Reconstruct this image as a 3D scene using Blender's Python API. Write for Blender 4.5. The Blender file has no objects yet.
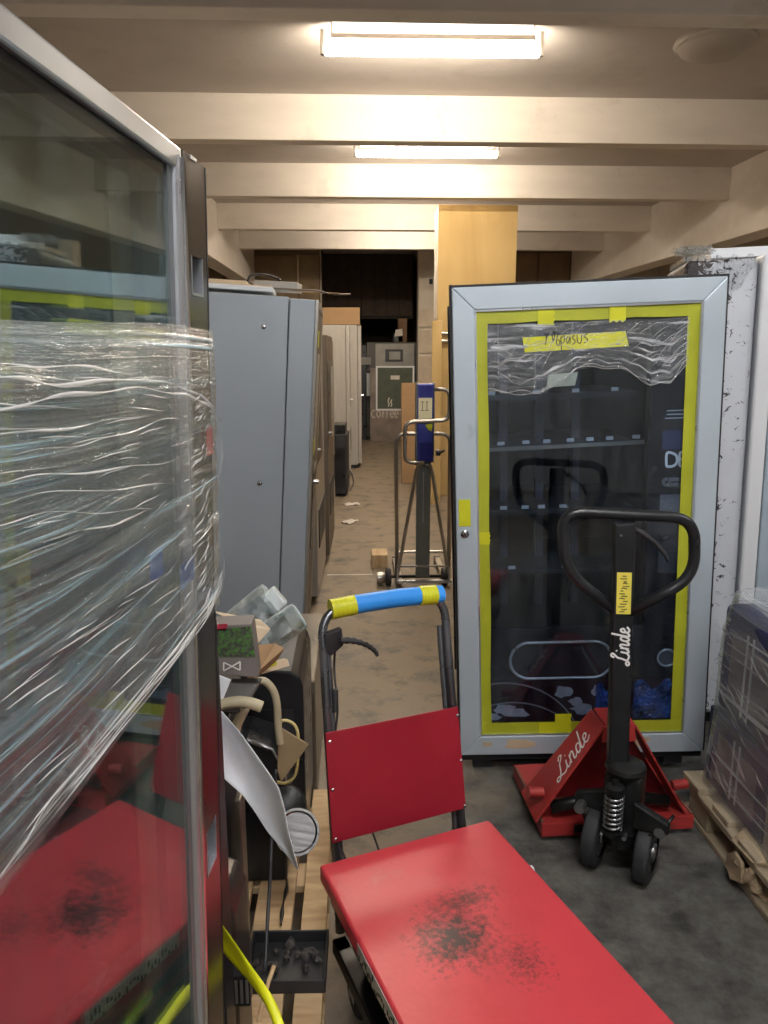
import bpy, bmesh, math, random
from mathutils import Vector, Matrix, Euler
R = math.radians
SC = bpy.context.scene
COL = SC.collection

# ------------------------------------------------------------------ camera
CAM_H, YAW, PITCH, FPX = 1.6, R(2.2), R(12.0), 760.0
cd = bpy.data.cameras.new('camera')
cd.sensor_fit = 'VERTICAL'; cd.sensor_height = 24.0; cd.lens = 24.0 * FPX / 1024.0
cd.clip_start = 0.02; cd.clip_end = 60
cam = bpy.data.objects.new('camera', cd); COL.objects.link(cam)
cam.location = (0, 0, CAM_H); cam.rotation_euler = (R(90) - PITCH, 0, -YAW)
SC.camera = cam
# ------------------------------------------------------------------ world, exposure
w = bpy.data.worlds.new('world'); SC.world = w; w.use_nodes = True
w.node_tree.nodes['Background'].inputs[0].default_value = (.8, .85, 1, 1)
w.node_tree.nodes['Background'].inputs[1].default_value = 0.05
vs = SC.view_settings
vs.view_transform = 'Standard'; vs.look = 'None'; vs.gamma = 1.0; vs.use_curve_mapping = False
vs.exposure = 0.68
SC.cycles.max_bounces = 10; SC.cycles.diffuse_bounces = 4; SC.cycles.glossy_bounces = 5
SC.cycles.transparent_max_bounces = 24
SC.cycles.sample_clamp_indirect = 4.0
WARM = (1.0, 0.85, 0.67); COOL = (0.93, 0.96, 1.0)
# tube lamps: (x, y, half visible colour, watts)
LAMPS = [(0.455, 4.72, WARM, 78, True), (0.64, 7.02, WARM, 76, True), (0.6, 8.80, WARM, 62, False),
         (0.7, 10.9, WARM, 40, False),
         (0.45, 0.25, COOL, 98, False), (0.45, -1.9, COOL, 45, False),
         (2.9, 1.3, COOL, 55, False)]

# ------------------------------------------------------------------ helpers
def at(px, py, y):
    """world point on the view ray through a photo pixel at world depth y"""
    f = Vector((math.sin(YAW) * math.cos(PITCH), math.cos(YAW) * math.cos(PITCH), -math.sin(PITCH)))
    r = Vector((math.cos(YAW), -math.sin(YAW), 0)); u = r.cross(f)
    d = f + r * ((px - 384) / FPX) + u * ((512 - py) / FPX)
    return Vector((0, 0, CAM_H)) + d * (y / d.y)

def fresnel(N, L, ior):
    """Fresnel that treats both sides of a thin sheet alike"""
    fr = N.new('ShaderNodeFresnel'); g = N.new('ShaderNodeNewGeometry'); mr = N.new('ShaderNodeMapRange')
    mr.inputs[3].default_value = ior; mr.inputs[4].default_value = 1 / ior
    L.new(g.outputs['Backfacing'], mr.inputs[0]); L.new(mr.outputs[0], fr.inputs[0]); return fr

class MB:
    def __init__(s): s.bm = bmesh.new(); s.m = 0
    def _f(s, vs):
        try:
            f = s.bm.faces.new(vs); f.material_index = s.m; return f
        except ValueError: return None
    def box(s, x0, x1, y0, y1, z0, z1, mx=None):
        p = [Vector((x, y, z)) for z in (z0, z1) for y in (y0, y1) for x in (x0, x1)]
        if mx: p = [mx @ q for q in p]
        v = [s.bm.verts.new(q) for q in p]
        for a in ((0, 2, 3, 1), (4, 5, 7, 6), (0, 1, 5, 4), (2, 6, 7, 3), (0, 4, 6, 2), (1, 3, 7, 5)): s._f([v[i] for i in a])
        return s
    def bar(s, a, b, w_, h_, up=(0, 0, 1)):
        """rectangular bar from a to b"""
        a, b = Vector(a), Vector(b); d = (b - a); L = d.length; d.normalize()
        sx = d.cross(Vector(up))
        if sx.length < 1e-4: sx = d.cross(Vector((1, 0, 0)))
        sx.normalize(); sz = sx.cross(d)
        mx = Matrix((( sx.x, d.x, sz.x, a.x), (sx.y, d.y, sz.y, a.y), (sx.z, d.z, sz.z, a.z), (0, 0, 0, 1)))
        return s.box(-w_/2, w_/2, 0, L, -h_/2, h_/2, mx)
    def tube(s, pts, r, n=10, closed=False, cap=True):
        pts = [Vector(p) for p in pts]; N = len(pts); rings = []; prev = None
        rr = r if hasattr(r, '__len__') else [r] * N
        for i, p in enumerate(pts):
            if closed: t = pts[(i + 1) % N] - pts[i - 1]
            else: t = pts[min(i + 1, N - 1)] - pts[max(i - 1, 0)]
            t.normalize()
            if prev is None:
                a = t.cross(Vector((0, 0, 1)))
                if a.length < .05: a = t.cross(Vector((1, 0, 0)))
                a.normalize()
            else:
                a = prev - t * prev.dot(t); a.normalize()
            prev = a; b = t.cross(a)
            rings.append([s.bm.verts.new(p + (a * math.cos(k * 2 * math.pi / n) + b * math.sin(k * 2 * math.pi / n)) * rr[i]) for k in range(n)])
        for i in range(N if closed else N - 1):
            A, B = rings[i], rings[(i + 1) % N]
            for k in range(n): s._f((A[k], A[(k + 1) % n], B[(k + 1) % n], B[k]))
        if cap and not closed:
            s._f(rings[0][::-1]); s._f(rings[-1])
        return s
    def cyl(s, a, b, r, n=20, r2=None):
        return s.tube([a, b], [r, r if r2 is None else r2], n)
    def lathe(s, prof, o, axis, n=32):
        """prof: (radius, height along axis)"""
        o, ax = Vector(o), Vector(axis).normalized()
        a = ax.cross(Vector((0, 0, 1)))
        if a.length < .05: a = Vector((1, 0, 0))
        a.normalize(); b = ax.cross(a); rings = []
        for rad, h in prof:
            if rad < 1e-5: rings.append([s.bm.verts.new(o + ax * h)])
            else: rings.append([s.bm.verts.new(o + ax * h + (a * math.cos(k * 2 * math.pi / n) + b * math.sin(k * 2 * math.pi / n)) * rad) for k in range(n)])
        for A, B in zip(rings, rings[1:]):
            for k in range(n):
                k2 = (k + 1) % n
                if len(A) == 1 and len(B) == 1: continue
                if len(A) == 1: s._f((A[0], B[k2], B[k]))
                elif len(B) == 1: s._f((A[k], A[k2], B[0]))
                else: s._f((A[k], A[k2], B[k2], B[k]))
        return s
    def prism(s, poly, th, o=(0, 0, 0), ux=(1, 0, 0), uy=(0, 0, 1)):
        """poly in the plane ux,uy at o, extruded by th along ux x uy"""
        o, ux, uy = Vector(o), Vector(ux).normalized(), Vector(uy).normalized(); n = ux.cross(uy).normalized()
        A = [s.bm.verts.new(o + ux * p[0] + uy * p[1]) for p in poly]
        B = [s.bm.verts.new(o + ux * p[0] + uy * p[1] + n * th) for p in poly]
        s._f(A[::-1]); s._f(B); N = len(poly)
        for i in range(N): s._f((A[i], A[(i + 1) % N], B[(i + 1) % N], B[i]))
        return s
    def slab(s, pts, th):
        """polygon through 3d points, thickened by th along its normal"""
        pts = [Vector(p) for p in pts]; n = (pts[1] - pts[0]).cross(pts[2] - pts[0]).normalized() * th
        A = [s.bm.verts.new(p) for p in pts]; B = [s.bm.verts.new(p + n) for p in pts]; N = len(pts)
        s._f(A[::-1]); s._f(B)
        for i in range(N): s._f((A[i], A[(i + 1) % N], B[(i + 1) % N], B[i]))
        return s
    def grid(s, fn, nu, nv, uv=False):
        L = s.bm.loops.layers.uv.verify() if uv else None
        V = [[s.bm.verts.new(fn(i / nu, j / nv)) for i in range(nu + 1)] for j in range(nv + 1)]
        for j in range(nv):
            for i in range(nu):
                f = s._f((V[j][i], V[j][i + 1], V[j + 1][i + 1], V[j + 1][i]))
                if uv and f:
                    for lp, (a, b) in zip(f.loops, ((i, j), (i + 1, j), (i + 1, j + 1), (i, j + 1))): lp[L].uv = (a / nu, b / nv)
        return s
    def frame_ring(s, x0, x1, z0, z1, wd, y0, y1):
        """a picture-frame ring with mitred corners in xz, between y0 and y1"""
        q = lambda x, y, z: s.bm.verts.new((x, y, z))
        O = [(x0, z0), (x1, z0), (x1, z1), (x0, z1)]; I = [(x0 + wd, z0 + wd), (x1 - wd, z0 + wd), (x1 - wd, z1 - wd), (x0 + wd, z1 - wd)]
        for i in range(4):
            j = (i + 1) % 4
            a = [q(O[i][0], y0, O[i][1]), q(O[j][0], y0, O[j][1]), q(I[j][0], y0, I[j][1]), q(I[i][0], y0, I[i][1])]
            b = [q(O[i][0], y1, O[i][1]), q(O[j][0], y1, O[j][1]), q(I[j][0], y1, I[j][1]), q(I[i][0], y1, I[i][1])]
            s._f(a); s._f(b[::-1])
            for k in range(4): s._f((a[k], b[k], b[(k + 1) % 4], a[(k + 1) % 4]))
        return s
    def strokes(s, lines, wd, o, ux, uy, size, th=.0006):
        """pen strokes (flat ribbons) written in the plane ux,uy"""
        o, ux, uy = Vector(o), Vector(ux).normalized(), Vector(uy).normalized(); n = ux.cross(uy).normalized()
        for ln in lines:
            P = smooth_line(ln, 5) if len(ln) > 2 else ln
            pts = [o + ux * (p[0] * size) + uy * (p[1] * size) for p in P]
            A, B = [], []
            for i, p in enumerate(pts):
                t = (pts[min(i + 1, len(pts) - 1)] - pts[max(0, i - 1)])
                if t.length < 1e-7: t = ux.copy()
                t.normalize(); sd = n.cross(t) * wd / 2
                A.append((s.bm.verts.new(p - sd + n * th), s.bm.verts.new(p + sd + n * th)))
            for (a, b), (c, d) in zip(A, A[1:]): s._f((a, c, d, b))
        return s
    def build(s, name, mat, parent=None, smooth=False, bevel=0, seg=2, sub=0, loc=None, rot=None):
        me = bpy.data.meshes.new(name)
        bmesh.ops.recalc_face_normals(s.bm, faces=s.bm.faces)
        s.bm.to_mesh(me); s.bm.free()
        for m_ in (mat if isinstance(mat, (list, tuple)) else [mat]): me.materials.append(m_)
        o = bpy.data.objects.new(name, me); COL.objects.link(o)
        if smooth is True:
            for p in me.polygons: p.use_smooth = True
        elif smooth:
            for p in me.polygons: p.use_smooth = True
            try: me.set_sharp_from_angle(angle=R(smooth))
            except Exception: pass
        if bevel:
            b = o.modifiers.new('bevel', 'BEVEL'); b.width = bevel; b.segments = seg; b.limit_method = 'ANGLE'; b.angle_limit = R(40)
        if sub:
            b = o.modifiers.new('sub', 'SUBSURF'); b.levels = sub; b.render_levels = sub
        if parent: o.parent = parent
        if loc is not None: o.location = loc
        if rot is not None: o.rotation_euler = rot
        return o

def smooth_line(P, k=6):
    """Catmull-Rom through P"""
    P = [Vector(p) for p in P]; out = []
    for i in range(len(P) - 1):
        a, b, c, d = P[max(i - 1, 0)], P[i], P[i + 1], P[min(i + 2, len(P) - 1)]
        for j in range(k):
            t = j / k
            out.append(0.5 * ((2 * b) + (c - a) * t + (2 * a - 5 * b + 4 * c - d) * t * t + (3 * b - a - 3 * c + d) * t ** 3))
    out.append(P[-1]); return out

def round_path(P, r, k=5, closed=False):
    """polyline with rounded corners"""
    P = [Vector(p) for p in P]; out = []; N = len(P)
    for i, p in enumerate(P):
        if not closed and i in (0, N - 1): out.append(p); continue
        a, b = P[i - 1], P[(i + 1) % N]
        da, db = (a - p), (b - p); ra = min(r, da.length * .49); rb = min(r, db.length * .49)
        s_, e_ = p + da.normalized() * ra, p + db.normalized() * rb
        for j in range(k + 1):
            t = j / k; out.append(s_ * (1 - t) ** 2 + p * 2 * t * (1 - t) + e_ * t * t)
    return out

def thing(name, label, cat, loc=(0, 0, 0), rot=(0, 0, 0), group=None, kind=None):
    o = bpy.data.objects.new(name, None); COL.objects.link(o); o.empty_display_size = .1
    o.location = loc; o.rotation_euler = rot
    return tag(o, label, cat, group, kind)
def tag(o, label=None, cat=None, group=None, kind=None):
    if label: o['label'] = label
    if cat: o['category'] = cat
    if group: o['group'] = group
    if kind: o['kind'] = kind
    return o
def struct(o, label=None):
    o['kind'] = 'structure'
    if label: o['label'] = label
    return o

# ------------------------------------------------------------------ materials
def mat(name, col, rough=.6, metal=0., var=.12, scale=8., bump=0., bscale=60., spec=.5, stain=None, stretch=(1, 1, 1), coat=0, dirt=0):
    """procedural surface: base colour varied by noise, optional second colour in worn patches, fine relief"""
    m = bpy.data.materials.new(name); m.use_nodes = True; nt = m.node_tree; N = nt.nodes; L = nt.links
    b = N['Principled BSDF']
    tc = N.new('ShaderNodeTexCoord'); mp = N.new('ShaderNodeMapping'); mp.inputs['Scale'].default_value = stretch
    L.new(tc.outputs['Object'], mp.inputs['Vector'])
    n1 = N.new('ShaderNodeTexNoise'); n1.inputs['Scale'].default_value = scale; n1.inputs['Detail'].default_value = 6
    L.new(mp.outputs[0], n1.inputs['Vector'])
    mr = N.new('ShaderNodeMapRange'); mr.inputs[1].default_value = .3; mr.inputs[2].default_value = .7
    mr.inputs[3].default_value = 1 - var; mr.inputs[4].default_value = 1 + var
    L.new(n1.outputs[0], mr.inputs[0])
    mu = N.new('ShaderNodeVectorMath'); mu.operation = 'SCALE'; mu.inputs[0].default_value = col
    L.new(mr.outputs[0], mu.inputs['Scale'])
    out = mu.outputs[0]
    if stain:
        scol, sscale, lo, hi = stain
        n2 = N.new('ShaderNodeTexNoise'); n2.inputs['Scale'].default_value = sscale; n2.inputs['Detail'].default_value = 8; n2.inputs['Roughness'].default_value = .65
        L.new(tc.outputs['Object'], n2.inputs['Vector'])
        r2 = N.new('ShaderNodeMapRange'); r2.inputs[1].default_value = lo; r2.inputs[2].default_value = hi
        L.new(n2.outputs[0], r2.inputs[0])
        mx = N.new('ShaderNodeMix'); mx.data_type = 'RGBA'; L.new(r2.outputs[0], mx.inputs[0])
        L.new(out, mx.inputs[6]); mx.inputs[7].default_value = (*scol, 1); out = mx.outputs[2]
    L.new(out, b.inputs['Base Color'])
    b.inputs['Roughness'].default_value = rough; b.inputs['Metallic'].default_value = metal
    b.inputs['Specular IOR Level'].default_value = spec
    if coat: b.inputs['Coat Weight'].default_value = coat; b.inputs['Coat Roughness'].default_value = .15
    rv = N.new('ShaderNodeMapRange'); rv.inputs[1].default_value = .3; rv.inputs[2].default_value = .7
    rv.inputs[3].default_value = max(.02, rough * .85); rv.inputs[4].default_value = min(1, rough * 1.15)
    L.new(n1.outputs[0], rv.inputs[0]); L.new(rv.outputs[0], b.inputs['Roughness'])
    if bump:
        n3 = N.new('ShaderNodeTexNoise'); n3.inputs['Scale'].default_value = bscale; n3.inputs['Detail'].default_value = 5
        L.new(mp.outputs[0], n3.inputs['Vector'])
        bp = N.new('ShaderNodeBump'); bp.inputs['Strength'].default_value = bump; bp.inputs['Distance'].default_value = .01
        L.new(n3.outputs[0], bp.inputs['Height']); L.new(bp.outputs[0], b.inputs['Normal'])
    return m
def emit(name, col, s):
    m = bpy.data.materials.new(name); m.use_nodes = True; b = m.node_tree.nodes['Principled BSDF']
    b.inputs['Base Color'].default_value = (.8, .8, .8, 1)
    b.inputs['Emission Color'].default_value = (*col, 1); b.inputs['Emission Strength'].default_value = s
    return m
def glass(name, tint=(.82, .9, .88), rough=.0, haze=.0, ior=1.52):
    m = bpy.data.materials.new(name); m.use_nodes = True; nt = m.node_tree; N = nt.nodes; L = nt.links
    N.remove(N['Principled BSDF']); out = N['Material Output']
    t = N.new('ShaderNodeBsdfTransparent'); t.inputs[0].default_value = (*tint, 1)
    g = N.new('ShaderNodeBsdfGlossy'); g.inputs['Roughness'].default_value = rough; g.inputs[0].default_value = (.95, 1, .99, 1)
    fr = fresnel(N, L, ior)
    mx = N.new('ShaderNodeMixShader'); L.new(fr.outputs[0], mx.inputs[0]); L.new(t.outputs[0], mx.inputs[1]); L.new(g.outputs[0], mx.inputs[2])
    o = mx.outputs[0]
    if haze:
        d = N.new('ShaderNodeBsdfDiffuse'); d.inputs[0].default_value = (.7, .75, .75, 1)
        nz = N.new('ShaderNodeTexNoise'); nz.inputs['Scale'].default_value = 9; nz.inputs['Detail'].default_value = 8
        tc = N.new('ShaderNodeTexCoord'); mp = N.new('ShaderNodeMapping'); mp.inputs['Scale'].default_value = (2.5, 2.5, .5)
        L.new(tc.outputs['Object'], mp.inputs[0]); L.new(mp.outputs[0], nz.inputs[0])
        ml = N.new('ShaderNodeMapRange'); ml.inputs[1].default_value = .35; ml.inputs[2].default_value = .8; ml.inputs[4].default_value = haze
        L.new(nz.outputs[0], ml.inputs[0])
        m2 = N.new('ShaderNodeMixShader'); L.new(ml.outputs[0], m2.inputs[0]); L.new(o, m2.inputs[1]); L.new(d.outputs[0], m2.inputs[2]); o = m2.outputs[0]
    L.new(o, out.inputs[0]); return m
def film(name, base=.08, peak=.5, lines=(3, 60), gloss=.55, bump=.6, tint=(.75, .78, .8)):
    """clear stretch wrap: mostly see-through, glossy, whiter along its creases (creases run along u)"""
    m = bpy.data.materials.new(name); m.use_nodes = True; nt = m.node_tree; N = nt.nodes; L = nt.links
    b = N['Principled BSDF']; out = N['Material Output']
    b.inputs['Base Color'].default_value = (*tint, 1); b.inputs['Roughness'].default_value = .16
    b.inputs['Specular IOR Level'].default_value = 1.0
    uv = N.new('ShaderNodeUVMap'); mp = N.new('ShaderNodeMapping'); mp.inputs['Scale'].default_value = (lines[0], lines[1], 1)
    L.new(uv.outputs[0], mp.inputs[0])
    n1 = N.new('ShaderNodeTexNoise'); n1.inputs['Scale'].default_value = 1; n1.inputs['Detail'].default_value = 6; n1.inputs['Roughness'].default_value = .6; n1.inputs['Distortion'].default_value = .6
    L.new(mp.outputs[0], n1.inputs[0])
    mr = N.new('ShaderNodeMapRange'); mr.inputs[1].default_value = .52; mr.inputs[2].default_value = .74; mr.inputs[3].default_value = base; mr.inputs[4].default_value = peak
    L.new(n1.outputs[0], mr.inputs[0])
    bp = N.new('ShaderNodeBump'); bp.inputs['Strength'].default_value = bump; bp.inputs['Distance'].default_value = .006
    L.new(n1.outputs[0], bp.inputs['Height']); L.new(bp.outputs[0], b.inputs['Normal'])
    g = N.new('ShaderNodeBsdfGlossy'); g.inputs['Roughness'].default_value = .08; g.inputs[0].default_value = (1, 1, 1, 1); L.new(bp.outputs[0], g.inputs['Normal'])
    fr = fresnel(N, L, 1.5); L.new(bp.outputs[0], fr.inputs['Normal'])
    t = N.new('ShaderNodeBsdfTransparent'); t.inputs[0].default_value = (.97, .98, .98, 1)
    mu = N.new('ShaderNodeMath'); mu.operation = 'MULTIPLY'; mu.use_clamp = True; mu.inputs[1].default_value = gloss; L.new(fr.outputs[0], mu.inputs[0])
    m1 = N.new('ShaderNodeMixShader'); L.new(mu.outputs[0], m1.inputs[0]); L.new(t.outputs[0], m1.inputs[1]); L.new(g.outputs[0], m1.inputs[2])
    m2 = N.new('ShaderNodeMixShader'); L.new(mr.outputs[0], m2.inputs[0]); L.new(m1.outputs[0], m2.inputs[1]); L.new(b.outputs[0], m2.inputs[2])
    L.new(m2.outputs[0], out.inputs[0]); return m
def wood(name, c1, c2, sc=(2, 2, 2)):
    m = bpy.data.materials.new(name); m.use_nodes = True; nt = m.node_tree; N = nt.nodes; L = nt.links; b = N['Principled BSDF']
    tc = N.new('ShaderNodeTexCoord'); mp = N.new('ShaderNodeMapping'); mp.inputs['Scale'].default_value = sc; L.new(tc.outputs['Object'], mp.inputs[0])
    n = N.new('ShaderNodeTexNoise'); n.inputs['Scale'].default_value = 3; n.inputs['Detail'].default_value = 8; n.inputs['Distortion'].default_value = 1.2
    L.new(mp.outputs[0], n.inputs[0])
    cr = N.new('ShaderNodeValToRGB'); cr.color_ramp.elements[0].position = .35; cr.color_ramp.elements[0].color = (*c2, 1)
    cr.color_ramp.elements[1].position = .65; cr.color_ramp.elements[1].color = (*c1, 1)
    L.new(n.outputs[0], cr.inputs[0]); L.new(cr.outputs[0], b.inputs['Base Color']); b.inputs['Roughness'].default_value = .75
    bp = N.new('ShaderNodeBump'); bp.inputs['Strength'].default_value = .3; bp.inputs['Distance'].default_value = .004
    L.new(n.outputs[0], bp.inputs['Height']); L.new(bp.outputs[0], b.inputs['Normal'])
    return m

M = {}
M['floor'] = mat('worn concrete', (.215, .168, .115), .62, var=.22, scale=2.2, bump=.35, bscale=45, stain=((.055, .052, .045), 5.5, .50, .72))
M['ceil'] = mat('ceiling paint', (.58, .53, .49), .85, var=.05, scale=3, bump=.15, bscale=30, stain=((.42, .37, .32), 1.6, .55, .85))
M['beam'] = mat('beam paint', (.80, .74, .67), .75, var=.05, scale=4, bump=.15, bscale=25, stain=((.5, .43, .36), 2.5, .58, .9), stretch=(.5, 1, 2))
M['wall'] = mat('wall plaster', (.62, .55, .46), .85, var=.07, scale=3, bump=.2, bscale=30)
M['grey_wall'] = mat('grey wall plaster', (.5, .5, .49), .85, var=.06, scale=3)
M['brown'] = mat('brown wall board', (.17, .12, .075), .8, var=.25, scale=5, stretch=(1, 1, 3))
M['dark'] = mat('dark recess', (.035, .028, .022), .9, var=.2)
M['ply'] = wood('yellow plywood', (.47, .33, .135), (.40, .27, .10), (1, 1, .25))
M['pine'] = wood('pallet pine', (.60, .42, .23), (.40, .26, .13), (1, 6, 1))
M['pine_x'] = wood('pallet pine cross', (.62, .46, .27), (.42, .29, .15), (6, 1, 1))
M['pine_old'] = wood('weathered pallet pine', (.43, .35, .24), (.24, .18, .11), (5, 1, 2))
M['splinter'] = wood('splintered wood', (.5, .38, .24), (.22, .15, .09), (2, 2, 9))
M['frame_blue'] = mat('powder coated door frame', (.47, .54, .59), .42, .25, var=.04, scale=3, spec=.5, stain=((.22, .25, .28), 7, .64, .8))
M['tanpaint'] = mat('worn tan paint patch', (.48, .37, .24), .7, var=.1)
M['gasket'] = mat('black rubber gasket', (.012, .012, .013), .6)
M['black'] = mat('black enamel', (.012, .013, .015), .3, var=.3, scale=6)
M['blackm'] = mat('matt black plastic', (.02, .02, .022), .55, var=.3, scale=9)
M['interior'] = mat('dark cabinet interior', (.006, .009, .018), .5, var=.35, scale=4, stretch=(6, 6, .4))
M['panelblk'] = mat('black selection panel', (.006, .007, .012), .25)
M['shelf'] = mat('dark shelf', (.03, .035, .04), .4, .3)
M['shelf_edge'] = mat('worn shelf strip', (.20, .20, .17), .4, .3)
M['white'] = mat('white paint', (.72, .73, .74), .45, var=.03, scale=3)
M['tag'] = mat('white price tag', (.42, .45, .45), .6, var=.2)
M['white_ink'] = mat('white lettering', (.85, .84, .80), .6, var=.03)
M['ink'] = mat('black marker ink', (.01, .01, .01), .6)
M['chrome'] = mat('chrome', (.65, .66, .68), .16, 1., var=.05)
M['rim'] = mat('bright rim', (.62, .62, .60), .3, .5)
M['steel'] = mat('brushed steel', (.42, .43, .44), .3, .95, var=.08, stretch=(8, 8, .5))
M['alu'] = mat('satin aluminium', (.58, .61, .65), .3, .85, var=.05)
M['darksteel'] = mat('dark stainless side', (.14, .125, .11), .20, .85, var=.1, scale=3, stretch=(6, 6, .4))
M['tube_steel'] = mat('bare steel tube', (.40, .37, .33), .32, .9, var=.1)
M['grey_mast'] = mat('grey mast enamel', (.16, .17, .165), .5, .2)
M['blue'] = mat('royal blue plastic', (.035, .05, .30), .4, var=.1)
M['blue_dk'] = mat('deep blue plastic', (.01, .012, .16), .4)
M['yellow_lab'] = mat('yellow label', (.80, .68, .10), .5)
M['cream_lab'] = mat('cream label', (.75, .68, .42), .5)
M['tape'] = mat('yellow tape', (.38, .40, .02), .45, var=.12, scale=7, bump=.1, bscale=25)
M['tape2'] = mat('yellow tape double layer', (.58, .58, .015), .42, var=.08, scale=9)
M['cab_blue'] = mat('blue grey cabinet steel', (.37, .415, .45), .45, .15, var=.03, scale=2, bump=.04, bscale=200)
M['cab_silver'] = mat('silver cabinet steel', (.42, .40, .36), .35, .7, var=.1, stretch=(4, 4, .5))
M['cab_white'] = mat('off white cabinet', (.36, .335, .30), .55, var=.08, stretch=(3, 3, .5), stain=((.3, .26, .22), 3, .6, .8))
M['cab_brown'] = mat('brown cabinet side', (.13, .10, .075), .5, .3, var=.2)
M['taupe'] = mat('taupe sheet metal', (.19, .165, .13), .32, .6, var=.15, scale=4)
M['card'] = mat('brown cardboard', (.32, .20, .10), .85, var=.08, scale=5, stretch=(1, 1, 6))
M['card_lt'] = mat('pale cardboard', (.62, .50, .34), .85, var=.08)
M['red'] = mat('red tabletop enamel', (.60, .030, .045), .40, var=.10, scale=3, spec=.5, stain=((.40, .025, .03), 4, .55, .8), bump=.06, bscale=50)
M['red_dk'] = mat('dark red board', (.27, .008, .02), .38, var=.14, scale=4, stain=((.42, .06, .07), 6, .66, .8), spec=.45)
M['red_jack'] = mat('red pallet truck enamel', (.36, .03, .027), .42, var=.15, scale=6, stain=((.14, .03, .02), 8, .6, .75))
M['rust'] = mat('worn rusty edge', (.16, .07, .045), .7, var=.3, scale=12)
M['rubber'] = mat('dark grey rubber', (.024, .025, .027), .65, var=.2, scale=10, bump=.1)
M['oil'] = mat('greasy black steel', (.016, .016, .016), .35, .4, var=.5, scale=12)
M['foam'] = mat('blue foam grip', (.025, .27, .78), .55, var=.06, bump=.1)
M['paper'] = mat('white paper', (.88, .90, .94), .7, var=.02)
M['beige'] = mat('beige plastic', (.36, .31, .20), .5, var=.08)
M['hose'] = mat('yellowish hose', (.55, .45, .18), .4)
M['poly'] = glass('translucent plastic', (.75, .80, .80), .25, haze=.62)
M['film'] = film('stretch film', .10, .90, (1.6, 60), 1.2, 1.0, (.46, .68, .76))
M['film_box'] = film('pallet wrap', .16, .80, (5, 34), 1.2, 1.0)
M['film_vm'] = film('torn film patch', .06, .95, (4, 12), 1.0, 1.0)
M['glass'] = glass('door glass', (.84, .93, .93), 0, haze=.03, ior=2.0)
M['glass_vm'] = glass('dusty door glass', (.78, .84, .92), .02, haze=.025)
M['strand'] = mat('twisted film rope', (.72, .70, .68), .2, var=.1, spec=.9)
M['navy'] = mat('navy carton', (.025, .03, .085), .5, var=.4, scale=14)
M['greyprint'] = mat('grey printed carton', (.17, .15, .14), .6, var=.2, scale=10)
M['tancarton'] = mat('tan carton', (.34, .25, .19), .6, var=.12)
M['maroon'] = mat('maroon printed panel', (.022, .008, .012), .3, var=.3)
M['bluecrumple'] = mat('blue crumpled plastic', (.015, .06, .22), .3, var=.9, scale=14)
M['tube_end'] = mat('lamp end cap', (.7, .66, .6), .4)
M['lampbody'] = mat('white lamp housing', (.75, .73, .7), .4)
M['opal'] = mat('dusty opal plastic', (.46, .42, .38), .45, var=.05)
M['tyre_grime'] = mat('dark debris', (.05, .043, .038), .8, var=.6, scale=30)
M['scrap'] = mat('white scrap', (.6, .55, .5), .8)
M['chalk'] = mat('floor paint line', (.5, .46, .4), .8, var=.3)
M['magenta'] = mat('crimson print', (.4, .03, .06), .5)
M['redlabel'] = mat('red sticker', (.5, .03, .04), .5)

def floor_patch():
    """greyer, darker concrete around the pallet truck; tan in the aisle"""
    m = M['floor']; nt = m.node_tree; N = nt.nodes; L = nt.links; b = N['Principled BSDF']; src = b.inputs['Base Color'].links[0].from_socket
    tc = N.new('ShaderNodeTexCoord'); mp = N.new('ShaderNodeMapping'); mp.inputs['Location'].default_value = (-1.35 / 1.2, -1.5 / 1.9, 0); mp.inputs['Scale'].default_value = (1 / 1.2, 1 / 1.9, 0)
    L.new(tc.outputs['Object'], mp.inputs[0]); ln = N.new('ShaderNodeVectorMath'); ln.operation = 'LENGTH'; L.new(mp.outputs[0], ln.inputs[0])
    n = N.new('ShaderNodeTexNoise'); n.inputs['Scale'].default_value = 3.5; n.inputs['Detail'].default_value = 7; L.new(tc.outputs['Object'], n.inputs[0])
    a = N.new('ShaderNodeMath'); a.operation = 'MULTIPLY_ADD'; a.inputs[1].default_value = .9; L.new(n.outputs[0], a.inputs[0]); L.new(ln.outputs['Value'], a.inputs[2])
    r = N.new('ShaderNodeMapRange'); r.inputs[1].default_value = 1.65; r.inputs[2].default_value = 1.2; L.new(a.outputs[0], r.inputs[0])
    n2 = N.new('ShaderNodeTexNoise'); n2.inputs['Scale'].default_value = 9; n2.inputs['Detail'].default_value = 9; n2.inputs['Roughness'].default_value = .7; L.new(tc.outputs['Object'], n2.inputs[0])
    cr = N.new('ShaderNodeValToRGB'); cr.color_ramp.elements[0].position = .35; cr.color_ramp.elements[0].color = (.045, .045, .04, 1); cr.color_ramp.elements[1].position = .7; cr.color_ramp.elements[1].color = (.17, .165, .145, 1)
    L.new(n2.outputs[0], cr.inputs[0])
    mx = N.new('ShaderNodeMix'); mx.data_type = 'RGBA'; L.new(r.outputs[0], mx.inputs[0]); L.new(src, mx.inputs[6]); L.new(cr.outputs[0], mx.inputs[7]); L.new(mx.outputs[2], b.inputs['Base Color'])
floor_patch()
def clear_strand(name, a):
    m = mat(name, (.85, .84, .82), .14, var=.05, spec=1.0); nt = m.node_tree; N = nt.nodes; L = nt.links
    t = N.new('ShaderNodeBsdfTransparent'); mx = N.new('ShaderNodeMixShader'); mx.inputs[0].default_value = a
    L.new(t.outputs[0], mx.inputs[1]); L.new(N['Principled BSDF'].outputs[0], mx.inputs[2]); L.new(mx.outputs[0], N['Material Output'].inputs[0]); return m
M['strand'] = clear_strand('twisted film rope', .42)
M['fine_strand'] = clear_strand('fine film crease', .35)
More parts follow.
